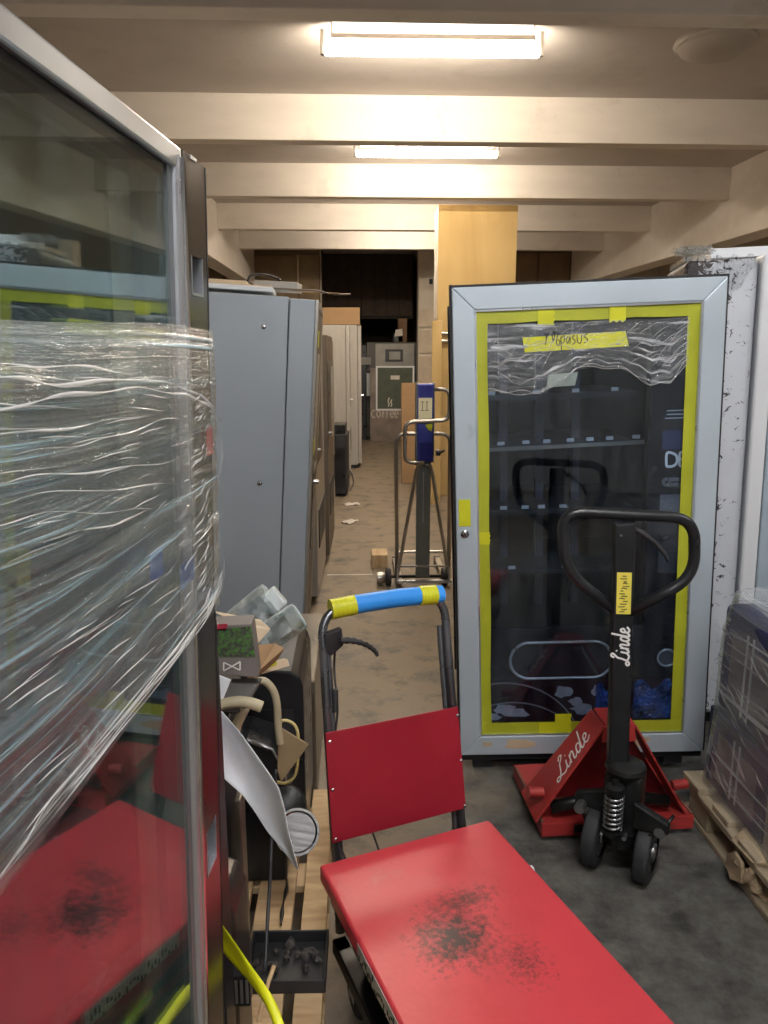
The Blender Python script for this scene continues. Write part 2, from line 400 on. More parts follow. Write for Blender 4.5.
def lamp_mat(col):
    return emit('fluorescent tube', (1.0, .93 if col == WARM else .97, .80 if col == WARM else .98), 14)

# ------------------------------------------------------------------ room shell
ZC, ZB, ZL = 3.40, 3.09, 2.70
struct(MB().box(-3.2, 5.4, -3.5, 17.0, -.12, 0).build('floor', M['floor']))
struct(MB().box(-3.2, 5.4, -3.5, 17.0, ZC, ZC + .12).build('ceiling', M['ceil']))
struct(MB().box(-3.3, -3.2, -3.5, 17, 0, ZC).build('wall_left', M['wall']))
struct(MB().box(5.4, 5.5, -3.5, 17, 0, ZC).build('wall_right', M['wall']))
struct(MB().box(-3.2, 5.4, -3.6, -3.5, 0, ZC).build('wall_front', M['grey_wall']))
struct(MB().box(-3.2, -.56, 13.8, 13.95, 0, ZC).box(1.12, 5.4, 13.8, 13.95, 0, ZC).build('wall_back', M['wall']))
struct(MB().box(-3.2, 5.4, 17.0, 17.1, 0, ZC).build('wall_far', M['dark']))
# cross beams and the two long beams
for i, yb in enumerate((-2.4, -.35, 1.73, 3.79, 5.965, 8.03, 10.13, 11.98)):
    struct(MB().box(-3.2 if yb < 9 else -1.7, 3.8, yb, yb + .14, ZB, ZC).build('trim_%d' % (i + 1), M['beam'], bevel=.006))
struct(MB().box(-1.95, -1.7, 8.03, 13.8, ZL, ZC).build('trim_9', M['beam'], bevel=.006))
struct(MB().box(3.8, 4.1, -3.5, 13.8, ZL, ZC).build('trim_10', M['beam'], bevel=.006))
# plywood-faced column
col_ = struct(MB().box(.90, 1.725, 8.42, 8.85, 0, ZB).build('trim_11', M['wall'], bevel=.004), 'concrete column faced with yellow plywood')
MB().box(.895, 1.73, 8.40, 8.42, 0.0, ZB).build('panel', M['ply'], col_, bevel=.002)
MB().tube([(.86, 8.36, 1.78), (1.25, 8.36, 1.78)], .018, 8).build('rail', M['tube_steel'], col_, smooth=40)
MB().tube([(.86, 8.36, 1.70), (1.25, 8.36, 1.70)], .018, 8).build('rail', M['tube_steel'], col_, smooth=40)
# brown board panels on the far wall, left and right of the opening
bw = struct(MB().box(-3.2, -.58, 13.74, 13.8, 1.7, 3.3).build('trim_12', M['brown']))
for x0, x1, z0, z1 in ((-2.2, -.98, 2.72, 3.18), (-2.2, -.98, 2.1, 2.68), (-.93, -.6, 2.1, 3.2), (-3.1, -2.25, 2.1, 3.2)):
    MB().box(x0, x1, 13.71, 13.74, z0, z1).build('panel', mat('brown board', (.26, .19, .115), .8, var=.2, scale=4), bw, bevel=.004)
MB().box(-.97, -.94, 13.69, 13.74, 2.72, 3.2).box(-1.6, -.94, 13.69, 13.74, 2.69, 2.71).build('molding', M['card_lt'], bw)
br = struct(MB().box(1.5, 3.8, 13.74, 13.8, 1.6, 3.3).build('trim_13', M['brown']))
for i in range(4):
    MB().box(1.52 + i * .57, 2.05 + i * .57, 13.71, 13.74, 2.3, 3.25).build('panel', mat('brown board', (.22, .15, .09), .8, var=.2, scale=4), br, bevel=.004)
# far opening: dark boarded lintel, side jambs
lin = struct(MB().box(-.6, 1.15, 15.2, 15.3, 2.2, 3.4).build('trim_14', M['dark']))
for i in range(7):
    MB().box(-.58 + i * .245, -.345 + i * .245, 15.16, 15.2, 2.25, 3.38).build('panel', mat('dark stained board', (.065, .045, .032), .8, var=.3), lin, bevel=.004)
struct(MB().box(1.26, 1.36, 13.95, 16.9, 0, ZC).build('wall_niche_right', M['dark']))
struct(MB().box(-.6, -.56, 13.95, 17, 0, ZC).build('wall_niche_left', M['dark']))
struct(MB().box(1.12, 1.5, 13.6, 13.8, 0, ZC).build('trim_15', M['wall'], bevel=.005))
for z0, z1 in ((0, .9), (.92, 1.5), (1.53, 1.95), (1.98, 2.3)):
    MB().box(1.14, 1.46, 13.57, 13.6, z0 + .02, z1).build('block', mat('pale block', (.58, .49, .38), .85, var=.1), bpy.data.objects['trim_15'], bevel=.006)
MB().box(1.30, 1.36, 13.56, 13.6, 2.72, 2.80).build('number_plate', M['ink'], bpy.data.objects['trim_15'])
# wall piece and post high on the right, beyond the long beam
struct(MB().box(1.93, 2.02, 4.38, 4.47, 0, 2.14).build('trim_16', M['pine_old'], bevel=.004), 'pale timber post behind the splattered machine')
# rolled painted line on the floor
struct(MB().box(-.21, .12, 5.32, 5.345, 0, .0015).build('trim_17', M['chalk']), 'faded white line across the aisle floor')

# ------------------------------------------------------------------ lamps
def tube_lamp(i, x, y, colr, watts, seen):
    """batten fixture with a bare tube on its far side and a white reflector on the near side, its lit look painted in on the first"""
    labels = ['lit tube fixture nearest in view, widest of the two ceiling tubes', 'smaller lit tube fixture in the bay beyond the first beam']
    lb = labels[i] if i < 2 else ['lit tube fixture hidden behind the second beam', 'lit tube fixture in the farthest bay', 'cool tube fixture above the camera position', 'cool tube fixture behind the camera', 'cool tube fixture over the wrapped pallet'][i - 2]
    t = thing('ceiling_light', lb, 'ceiling light', (x, y, ZC), (0, 0, R(-.6)), 'ceiling tube fixtures')
    MB().box(-.57, .57, -.03, .03, -.092, 0).build('housing', M['opal'], t, bevel=.006)
    for sx in (-1, 1):
        MB().box(sx * .62 - .012, sx * .62 + .012, -.005, .035, -.17, -.04).build('lamp_holder', M['tube_end'], t, bevel=.004)
    MB().cyl((-.60, .015, -.142), (.60, .015, -.142), .031, 16).build('tube', lamp_mat(colr), t, smooth=40)
    if i == 0: MB().box(-.57, .57, -.044, -.036, -.103, -.076).build('housing_seam', M['opal'], t)
    m = MB().box(-.56, .56, -.036, -.031, -.072, -.004)
    m.build('reflector', emit('painted tube glow', (1.0, .93, .82), 1.6) if i == 0 else M['lampbody'], t)  # emission stands in for tube light falling on the white housing face
    ld = bpy.data.lights.new('tube_light', 'AREA'); ld.shape = 'RECTANGLE'; ld.size = 1.18; ld.size_y = .012
    ld.energy = watts; ld.color = colr
    lo = bpy.data.objects.new('tube_light', ld); COL.objects.link(lo); lo.parent = t; lo.location = (0, .015, -.172)
    # the tube also throws light sideways and up
    for sy in (-1, 1):
        l2 = bpy.data.lights.new('tube_light', 'AREA'); l2.shape = 'RECTANGLE'; l2.size = 1.18; l2.size_y = .012
        l2.energy = watts * .20; l2.color = colr
        lo = bpy.data.objects.new('tube_light', l2); COL.objects.link(lo); lo.parent = t
        lo.location = (0, .015 + sy * .036, -.135); lo.rotation_euler = (R(100) * sy, 0, 0)
    return t
for i, (x, y, c, wt, seen) in enumerate(LAMPS): tube_lamp(i, x, y, c, wt, seen)
# round plastic ceiling lamp, unlit
t = thing('round_ceiling_lamp', 'unlit round opal ceiling lamp at the upper right', 'ceiling light', (2.15, 4.90, ZC))
MB().lathe([(0, 0), (.225, 0), (.235, -.02), (.225, -.035), (.215, -.04)], (0, 0, 0), (0, 0, 1), 40).build('rim', M['opal'], t, smooth=40)
MB().lathe([(.215, -.036), (.19, -.065), (.13, -.09), (.06, -.10), (0, -.102)], (0, 0, 0), (0, 0, 1), 40).build('diffuser', M['opal'], t, smooth=True)

# ------------------------------------------------------------------ taped vending machine (right)
def taped_machine():
    t = thing('vending_machine', 'grey framed glass front vending machine edged in yellow tape behind the pallet truck', 'vending machine',
              (.396, 2.644, .08), (0, R(-2.2), R(-4.2)))
    W, H, D = .915, 1.728, .80
    # body shell (open front)
    m = MB(); m.box(.070, .080, .03, D, 0, H + .008).box(W - .006, W + .004, .03, D, 0, H + .008).box(.05, W + .004, .034, D, H, H + .010).box(-.006, W + .006, .004, .034, H, H + .008).box(-.007, 0, .010, .06, 0, H + .010).box(W, W + .008, .01, .05, 0, H + .008).box(.07, W, .03, D, 0, .02).box(.07, W, D - .02, D, 0, H)
    m.build('body', M['gasket'], t)
    MB().box(.08, W - .01, .045, .055, .0, .08).box(.02, W - .02, D - .04, D - .025, .02, H - .02).box(.082, .09, .05, D - .03, .02, H).box(W - .03, W - .02, .05, D - .03, .02, H).box(.03, W - .03, .05, D - .03, H - .03, H - .02).build('lining', M['interior'], t)
    for x in (.05, W - .13):
        for y in (.05, .6): MB().box(x, x + .07, y, y + .07, -.078, 0).build('foot', M['blackm'], t)
    MB().box(.0, W, .02, .028, -.03, .0).build('kick_strip', M['gasket'], t)
    # front door frame
    fr = MB().frame_ring(0, W, 0, H, .076, 0, .032).build('door_frame', M['frame_blue'], t, bevel=.004)
    MB().frame_ring(.076, W - .076, .076, H - .076, .006, .004, .03).build('glazing_bead', M['alu'], fr)
    for x, wd, hh in ((.22, .11, .045), (.63, .17, .05), (.10, .035, .025)):
        pts = [(x + math.cos(a) * wd / 2 * (1 + .25 * math.sin(3 * a + x * 9)), .045 + math.sin(a) * hh / 2 * (1 + .2 * math.cos(2 * a))) for a in [k * math.pi / 9 for k in range(18)]]
        MB().prism(pts, .0008, (0, -.0002, 0), (1, 0, 0), (0, 0, 1)).build('paint_patch', M['tanpaint'], fr)
    MB().box(.010, .052, -.0015, 0, .902, 1.0).build('tape_piece', M['tape2'], fr, bevel=.0005)
    lk = MB().lathe([(.015, 0), (.015, -.006), (.010, -.009), (0, -.009)], (.030, 0, .874), (0, 1, 0), 20).build('lock', M['chrome'], fr, smooth=40)
    MB().box(.028, .032, -.0105, -.009, .868, .88).build('keyhole', M['ink'], lk)
    # glass
    MB().box(.076, W - .076, .014, .018, .076, H - .076).build('glass_pane', M['glass_vm'], t)
    # tape border, lapped strips, slightly uneven
    random.seed(4)
    def strip(x0, x1, z0, z1, y, name='tape_strip', m_=None, waviness=.004):
        n = 14
        def fn(u, v):
            hor = (x1 - x0) > (z1 - z0)
            j = waviness * math.sin((u if hor else v) * 17 + x0 * 30) * .5
            if hor: return Vector((x0 + u * (x1 - x0), y, z0 + v * (z1 - z0) + (j if v < .5 else 0)))
            return Vector((x0 + u * (x1 - x0) + (j if u > .5 else 0), y, z0 + v * (z1 - z0)))
        hor = (x1 - x0) > (z1 - z0)
        o = MB().grid(fn, n if hor else 1, 1 if hor else n).build(name, m_ or M['tape'], t)
        s_ = o.modifiers.new('thickness', 'SOLIDIFY'); s_.thickness = .0008; s_.offset = 0
        return o
    strip(.076, W - .076, H - .122, H - .078, .0125)
    strip(.078, .120, .076, H - .078, .0118)
    strip(W - .122, W - .076, .076, H - .078, .0118, waviness=.008)
    strip(.08, W - .078, .076, .128, .0110)
    strip(.29, .345, H - .135, H - .078, .0103, m_=M['tape2'], waviness=.006)
    strip(.53, .585, H - .132, H - .078, .0103, m_=M['tape2'], waviness=.006)
    strip(.078, .121, .83, .875, .0103, m_=M['tape2'])
    strip(.36, .42, .085, .16, .0103, m_=M['tape2'])
    strip(.30, .36, .078, .125, .0103, m_=M['tape2'])
    # taped name strip with handwriting
    o = MB().slab([(.238, .007, 1.555), (.584, .007, 1.563), (.597, .007, 1.513), (.246, .007, 1.505)], .0008).build('name_tape', M['tape2'], t)
    repasus = [[(0, .1), (.05, .5), (.0, .9)], [(.05, .5), (.2, .8), (.3, .7)],
               [(.45, .7), (.5, .3), (.62, .75), (.45, .9)], [(.5, .9), (.85, .85)],
               [(.8, .75), (.72, .2), (.85, 0), (.95, .25), (.8, .4)], [(1.0, .55), (1.05, -.3)], [(1.02, .5), (1.25, .6), (1.2, .2), (1.05, .15)],
               [(1.5, .55), (1.35, .4), (1.45, .1), (1.6, .5), (1.6, .05)], [(1.9, .6), (1.75, .45), (1.95, .2), (1.75, 0)],
               [(2.05, .6), (2.1, .15), (2.3, .1), (2.35, .6)], [(2.75, .65), (2.5, .5), (2.75, .25), (2.5, .05)]]
    MB().strokes(repasus, .0032, (.315, .0058, 1.522), (1, 0, .03), (0, 0, 1), .052, .0003).build('handwriting', M['ink'], o)
    # film patch at the top, torn lower edge
    edge = [(0, 1.376), (.26, 1.362), (.36, 1.40), (.44, 1.44), (.54, 1.452), (.70, 1.43), (.82, 1.38), (.92, 1.385), (1, 1.46)]
    def low(u):
        for (a, za), (b, zb) in zip(edge, edge[1:]):
            if u <= b: return za + (zb - za) * (u - a) / (b - a)
        return edge[-1][1]
    random.seed(7)
    ph = [random.uniform(0, 6) for _ in range(12)]
    def fn(u, v):
        z0 = low(u); z = z0 + (1.60 - z0) * v
        x = .118 + u * .68
        dd = .0035 * math.sin(u * 34 + v * 18 + ph[0]) + .003 * math.sin(u * 55 - v * 41 + ph[1]) + .0025 * math.sin(u * 90 + v * 90 + ph[2])
        return Vector((x, .0085 - abs(dd) * (.4 + 1.0 * (1 - v)), z + .004 * math.sin(u * 60) * (1 - v)))
    MB().grid(fn, 120, 46, uv=True).build('film_patch', M['film_vm'], t, smooth=True)
    ed = MB()
    for k in range(2):
        ed.tube([(.118 + u * .68, .004, low(u) + .006 * k + .006 * math.sin(u * (30 + 9 * k) + k)) for u in [i / 60 for i in range(61)]], .0012, 5)
    for k in range(60):
        u0 = random.choice([random.uniform(.0, .45), random.uniform(.65, 1)]); z0 = low(u0) + random.uniform(.01, .16); L_ = random.uniform(.03, .10); a = R(random.uniform(15, 50) if u0 > .5 else random.uniform(-40, 60))
        x0 = .118 + u0 * .66
        pts = [(min(.79, max(.12, x0 + math.cos(a) * L_ * s_)), .0035, min(1.6, z0 + math.sin(a) * L_ * s_ + .008 * math.sin(s_ * 3))) for s_ in (0, .25, .5, .75, 1)]
        ed.tube(pts, [.0003, .0009, .0012, .0009, .0003], 4)
    ed.build('film_crease', M['fine_strand'], t, smooth=True)['kind'] = 'stuff'
    MB().slab([(.331, .03, 1.426), (.432, .03, 1.432), (.422, .03, 1.386), (.324, .03, 1.383)], .002).build('paper_slip', M['cream_lab'], t)
    # interior: shelves with price tags
    for z, x1, yf, tags, tilt in ((1.355, .62, .12, (.13, .29, .43, .57), 0), (1.172, .69, .10, (.16, .25, .325, .41, .48, .55, .645), .012), (.932, .60, .12, (.17, .25, .31, .39), 0), (.70, .60, .12, (.2, .4), 0)):
        sh = MB().box(.04, .66, yf + .01, .6, z - .012, z).build('shelf', M['shelf'], t)
        e = MB().prism([(0, -.020), (x1 - .05, -.020 + tilt), (x1 - .05, -.006 + tilt), (0, -.006)], .004, (.05, yf + .008, z), (1, 0, 0), (0, 0, 1)).build('shelf_edge', M['shelf_edge'] if z > 1.1 and z < 1.2 else M['shelf'], sh)
        for x in tags:
            zz = z + .002 + tilt * x / .7
            MB().box(x, x + .026, yf - .002, yf + .002, zz, zz + .013).build('price_tag', M['tag'], sh)
    for x in (.19, .33, .47):
        MB().box(x, x + .03, .3, .34, .5, 1.62).build('column_rail', mat('dim rail', (.035, .04, .06), .4), t)
    # selection panel (right)
    p = MB().box(.685, .86, .03, .05, .50, 1.60).build('selection_panel', M['panelblk'], t)
    MB().box(.728, .80, .027, .03, 1.150, 1.218).build('display', mat('blue display', (.012, .02, .09), .2), p)
    for k in range(3): MB().box(.74 - (k == 2) * .006, .80, .0285, .03, 1.285 - k * .013, 1.289 - k * .013).build('small_print', M['tag'], p)
    DB = [[(0, 0), (0, 1), (.45, 1), (.75, .75), (.75, .25), (.45, 0), (0, 0)], [(1.0, 0), (1.0, 1), (1.4, 1), (1.55, .78), (1.35, .55), (1.0, .52)], [(1.35, .55), (1.65, .3), (1.45, 0), (1.0, 0)]]
    MB().strokes(DB, .009, (.746, .0295, 1.091), (1, 0, 0), (0, 0, 1), .046, .0005).build('letter_mark', M['white_ink'], p)
    sl = MB().prism([(math.cos(a) * .016 + (.05 if math.cos(a) > 0 else 0), math.sin(a) * .016) for a in [k * math.pi / 10 for k in range(20)]], .004, (.748, .0295, 1.035), (1, 0, 0), (0, 0, 1)).build('coin_slot', M['steel'], p)
    MB().box(.762, .80, .022, .0256, 1.033, 1.037).build('slot_opening', M['ink'], sl)
    MB().lathe([(.006, 0), (.006, -.002), (0, -.002)], (.748, .0255, 1.035), (0, 1, 0), 12).build('return_button', M['ink'], sl)
    MB().box(.728, .80, .027, .03, .905, .99).build('keypad', mat('grey speckled keypad', (.16, .16, .165), .5, var=.5, scale=180), p)
    MB().box(.728, .80, .027, .03, .70, .78).build('lower_plate', mat('dim plate', (.03, .035, .04), .4), p)
    # lower front panel with pill-shaped opening and print
    lp = MB().box(.078, W - .078, .034, .045, .076, .497).build('delivery_panel', M['panelblk'], t)
    cx, cz, hl, rr = .384, .368, .118, .072
    pill = [Vector((cx + hl * (1 if math.cos(a) > 0 else -1) + math.cos(a) * rr, .031, cz + math.sin(a) * rr)) for a in [(k + .5) * math.pi / 20 for k in range(40)]]
    MB().tube(pill, .0055, 8, closed=True).build('flap_rim', M['rim'], lp, smooth=True)
    MB().prism([(p_.x - cx, p_.z - cz) for p_ in pill], .002, (cx, .0335, cz), (1, 0, 0), (0, 0, 1)).build('delivery_flap', mat('smoked flap', (.02, .018, .022), .15), lp)
    rw = MB().tube([(.775 + .033 * math.cos(k * math.pi / 14), .031, .368 + .033 * math.sin(k * math.pi / 14)) for k in range(28)], .0045, 8, closed=True).build('round_window', M['rim'], lp, smooth=True)
    MB().lathe([(.03, 0), (.028, -.003), (0, -.004)], (.775, .034, .368), (0, 1, 0), 24).build('window_glass', mat('smoked window', (.10, .10, .10), .12), rw)
    pr = MB().box(.079, W - .079, .0325, .0339, .078, .285).build('printed_foot', M['maroon'], lp)
    def arc(cx_, cz_, r_, a0, a1): return [(cx_ + r_ * math.cos(R(a)), cz_ + r_ * math.sin(R(a))) for a in range(a0, a1, 6)]
    clip = lambda L_: [p_ for p_ in L_ if .082 < p_[0] < .83 and .08 < p_[1] < .284]
    MB().strokes([clip(arc(.17, -.02, .30, 0, 130)), clip(arc(.20, -.10, .30, 20, 130))], .006, (0, .0318, 0), (1, 0, 0), (0, 0, 1), 1).build('arc_line', mat('grey print line', (.28, .25, .26), .4), pr)
    random.seed(11)
    for k, (x, z, rx, rz) in enumerate(((.17, .175, .05, .02), (.22, .155, .055, .022), (.13, .14, .03, .02), (.40, .24, .045, .028), (.47, .17, .05, .025), (.52, .24, .025, .03), (.44, .20, .03, .02), (.57, .16, .02, .03))):
        poly = [(x + rx * math.cos(a) * random.uniform(.6, 1.1), z + rz * math.sin(a) * random.uniform(.55, 1.1)) for a in [j * math.pi / 6 for j in range(12)]]
        MB().prism(poly, .0006, (0, .0324, 0), (1, 0, 0), (0, 0, 1)).build('pale_print_patch', mat('pale print', (.42, .40, .42), .5, var=.2, scale=30), pr)
    def crump(u, v):
        return Vector((.655 + u * .14, .026 - .006 * abs(math.sin(u * 31 + v * 13) * math.cos(v * 27 - u * 11)), .13 + v * (.14 + .02 * math.sin(u * 9))))
    MB().grid(crump, 16, 16).build('blue_film', M['bluecrumple'], lp)
    MB().grid(lambda u, v: crump(u, v) + Vector((-.14 + u * -.06, .001, -.01)), 12, 12).build('blue_film', M['bluecrumple'], lp)
    return t
taped_machine()

# ------------------------------------------------------------------ lettering shared by the pallet truck
LINDE = [[(.42, .80), (.52, .98), (.66, .92), (.56, .76), (.42, .62), (.34, .34), (.20, .04), (.04, -.04), (-.04, .06), (.08, .14), (.28, .06), (.5, -.02), (.68, .10)],
         [(.76, .46), (.70, .12), (.78, .0), (.92, .14)], [(.80, .66), (.84, .70)],
         [(1.0, .48), (.94, .0)], [(.97, .28), (1.10, .48), (1.20, .42), (1.16, .06), (1.24, .0), (1.36, .14)],
         [(1.66, .42), (1.50, .46), (1.40, .22), (1.46, .0), (1.60, .12), (1.68, .42)], [(1.84, 1.0), (1.68, .12), (1.76, .0), (1.90, .14)],
         [(1.92, .2), (2.12, .32), (2.08, .48), (1.94, .40), (1.92, .10), (2.04, .0), (2.24, .14)]]

# ------------------------------------------------------------------ pallet truck
def pallet_truck():
    O = Vector((.845, 2.24, 0))
    t = thing('pallet_truck', 'red hand pallet truck with upright black tiller standing before the taped vending machine', 'pallet truck', O)
    fy = R(3)   # forks point away, slightly left
    rot = Matrix.Rotation(fy, 4, 'Z')
    def T(x, y, z): return rot @ Vector((x, y, z))
    for sx, a0, a1 in ((-1, -.238, -.09), (1, .115, .285)):
        m = MB(); m.box(a0, a1, -.005, .36, .062, .070, rot).box(a0, a0 + .008, -.005, .36, .022, .066, rot).box(a1 - .008, a1, -.005, .36, .022, .066, rot).box(a0, a1, -.01, 0, .022, .070, rot)
        m.build('fork', M['red_jack'], t, bevel=.002)
        MB().bar(T(a0 + .004 if sx < 0 else a1 - .004, .0, .072), T(a0 + .004 if sx < 0 else a1 - .004, .34, .072), .008, .006).build('worn_edge', M['rust'], t)
    # A frame: two sloping straps, apex plate, back plate
    ap, ft, zt, zb = .048, .255, .415, .072
    for sx in (-1, 1):
        pts = [T(sx * ap, -.02, zt), T(sx * ap, .10, zt), T(sx * ft, .17, zb), T(sx * ft, -.005, zb)]
        st = MB().slab(pts if sx < 0 else pts[::-1], .007).build('side_plate', M['red_jack'], t, bevel=.002)
        if sx < 0:
            ux = (pts[0] - pts[3]).normalized(); nrm = (pts[1] - pts[0]).cross(pts[3] - pts[0]).normalized()
            if nrm.x > 0: nrm = -nrm
            uy = nrm.cross(ux).normalized()
            o_ = pts[3] + ux * .155 + uy * (.022 if uy.dot(pts[1] - pts[0]) > 0 else -.022) + nrm * .0105
            MB().strokes(LINDE, .0065, o_, ux, uy if uy.dot(pts[2] - pts[3]) > 0 else -uy, .084, 0).build('script_lettering', M['white_ink'], st)
        MB().cyl(T(sx * .225, .04, .155), T(sx * .275, .04, .16), .017, 14).build('link_pin', M['red_jack'], t, smooth=40)
    MB().slab([T(-.04, .09, .395), T(.04, .09, .395), T(.25, .13, .075), T(-.25, .13, .075)], .006).build('back_plate', mat('dark red plate', (.20, .012, .014), .5), t)
    MB().prism([(-.05, 0), (.05, 0), (.05, .12), (-.05, .12)], .010, T(0, -.02, zt - .002), (1, 0, 0), (0, 1, 0)).slab([T(-.05, -.022, .417), T(.05, -.022, .417), T(.058, -.022, .36), T(-.058, -.022, .36)], .008).build('apex_plate', M['red_jack'], t, bevel=.003)
    MB().box(-.13, .13, -.012, .05, .03, .062, rot).build('cross_member', M['oil'], t, bevel=.003)
    MB().tube([T(-.20, .02, .11), T(-.10, .02, .13), T(.10, .02, .13), T(.20, .02, .11)], .022, 10).build('rocker_tube', M['oil'], t, smooth=True)
    # hydraulic unit and steering: turned about the vertical steering axis
    A = R(-33); rs = Matrix.Rotation(A, 4, 'Z'); px_, py_ = -.028, -.165
    def S(x, y, z): v = rs @ Vector((x, y, 0)); return Vector((px_ + v.x, py_ + v.y, z))
    pb = MB(); pb.box(-.055, .055, -.035, .055, .145, .345, Matrix.Translation((px_, py_, 0)) @ rs)
    pb.build('pump_body', M['oil'], t, bevel=.012)
    MB().lathe([(0, 0), (.056, 0), (.062, .012), (.058, .024), (.04, .035), (0, .035)], S(0, 0, .345), (0, 0, 1), 24).build('turntable', M['oil'], t, smooth=40)
    MB().lathe([(0, .0), (.05, 0), (.05, .05), (.035, .06), (0, .06)], S(0, .0, .105), (0, 0, 1), 24).build('pump_foot', M['oil'], t, smooth=40)
    # spring and plunger facing the camera
    sp = [S(-.012 + .026 * math.cos(k * .5), -.068 + .026 * math.sin(k * .5), .185 + k * .00125) for k in range(96)]
    MB().tube(sp, .0042, 6).build('spring', M['steel'], t, smooth=True)
    MB().cyl(S(-.012, -.068, .165), S(-.012, -.068, .345), .011, 12).lathe([(0, 0), (.03, 0), (.034, .014), (0, .014)], S(-.012, -.068, .168), (0, 0, 1), 20).lathe([(0, 0), (.028, 0), (.028, .02), (0, .03)], S(-.012, -.068, .305), (0, 0, 1), 20).build('plunger', M['oil'], t, smooth=40)
    for sx in (-1, 1):
        MB().prism([(0, 0), (.105, .012), (.105, .045), (0, .085)], .03, S(sx * .04, -.02, .19), rs @ Vector((sx, 0, 0)), (0, 0, 1)).build('lug', M['oil'], t, bevel=.005)
        MB().cyl(S(sx * .12, -.055, .205), S(sx * .12, -.02, .205), .016, 12).build('pivot_bolt', M['steel'], t, smooth=40)
        for z in (.155, ): MB().cyl(S(sx * .022, -.06, z), S(sx * .022, -.03, z), .007, 8).build('bolt', M['steel'], t)
    MB().cyl(S(-.10, .005, .10), S(.10, .005, .10), .016, 12).build('axle', M['oil'], t, smooth=40)
    MB().tube([S(.05, -.03, .17), S(.09, -.045, .18), (S(.14, -.03, .235)), S(.15, -.01, .25)], .006, 6).build('release_rod', M['oil'], t, smooth=True)
    ax = (rs @ Vector((1, 0, 0))).normalized()
    for sx in (-1, 1):
        c = S(sx * .078, .005, .10) - ax * .024
        wh = MB().lathe([(.066, .0), (.089, .0), (.0975, .005), (.10, .012), (.10, .036), (.0975, .043), (.089, .048), (.066, .048)], c, ax, 40).build('steering_wheel', M['rubber'], t, smooth=35)
        MB().lathe([(.0665, .006), (.055, .012), (.028, .014), (.026, .004), (0, .004)], c + ax * 0, ax, 32).lathe([(.0665, .042), (.055, .036), (.028, .034), (.026, .050), (.012, .052), (0, .052)], c, ax, 32).build('wheel_hub', M['steel'], wh, smooth=35)
    # tiller: square shaft and rounded loop, plane turned with the wheels
    AT = R(-6); rt = Matrix.Rotation(AT, 4, 'Z'); bx, by = -.052, -.155
    tl = lambda x, z: Vector((bx, by, 0)) + (rt @ Vector((x, 0, 0))) + Vector((-.018 * (z - .4) / .75, .03 * (z - .4) / .75, z))
    m = MB(); m.bar(tl(0, .365), tl(.0, 1.115), .062, .034, up=(0, 1, 0)); m.build('tiller_shaft', M['black'], t, bevel=.008, seg=3)
    loop = [tl(-.012, .835), tl(-.16, .955), tl(-.185, 1.0), tl(-.185, 1.115), tl(-.15, 1.15), tl(.15, 1.132), tl(.205, 1.09), tl(.205, .985), tl(.17, .93), tl(.035, .845)]
    lp = round_path([tl(.0, .835), tl(-.165, .965), tl(-.180, 1.145), tl(.198, 1.130), tl(.205, .955), tl(.012, .84)], .07, 7)
    MB().tube(lp, .0165, 14).build('tiller_loop', M['black'], t, smooth=True)
    MB().tube([tl(.02, 1.10), tl(.05, 1.085), tl(.09, 1.055), tl(.12, 1.02), tl(.128, 1.0)], [.007, .008, .007, .006, .004], 8).build('release_lever', M['blackm'], t, smooth=True)
    MB().cyl(tl(-.015, 1.08) + Vector((0, -.022, 0)), tl(-.015, 1.08) + Vector((0, -.014, 0)), .004, 8).build('rivet', M['steel'], t)
    up = (tl(0, 1) - tl(0, .5)).normalized(); rx = rt @ Vector((1, 0, 0)); fn = rx.cross(up)
    yl = MB().slab([tl(-.021, .845) + fn * .0195, tl(.021, .845) + fn * .0195, tl(.021, .97) + fn * .0195, tl(-.021, .97) + fn * .0195], .0006).build('warning_label', M['yellow_lab'], t)
    g = MB(); random.seed(3)
    for k in range(15):
        z = .853 + k * .0076; a = random.uniform(-.015, .0); b = a + random.uniform(.008, .02)
        g.strokes([[(a, 0), (a + .004, random.uniform(-.003, .003)), (b, 0)]], .0026, tl(0, z) + fn * .0206, rx, up, 1, .0003)
    g.build('printed_marks', M['ink'], yl)
    MB().strokes(LINDE, .0058, tl(.019, .69) + fn * .0200, up, -rx, .052, .0).build('script_lettering', M['white_ink'], t)
    return t
pallet_truck()

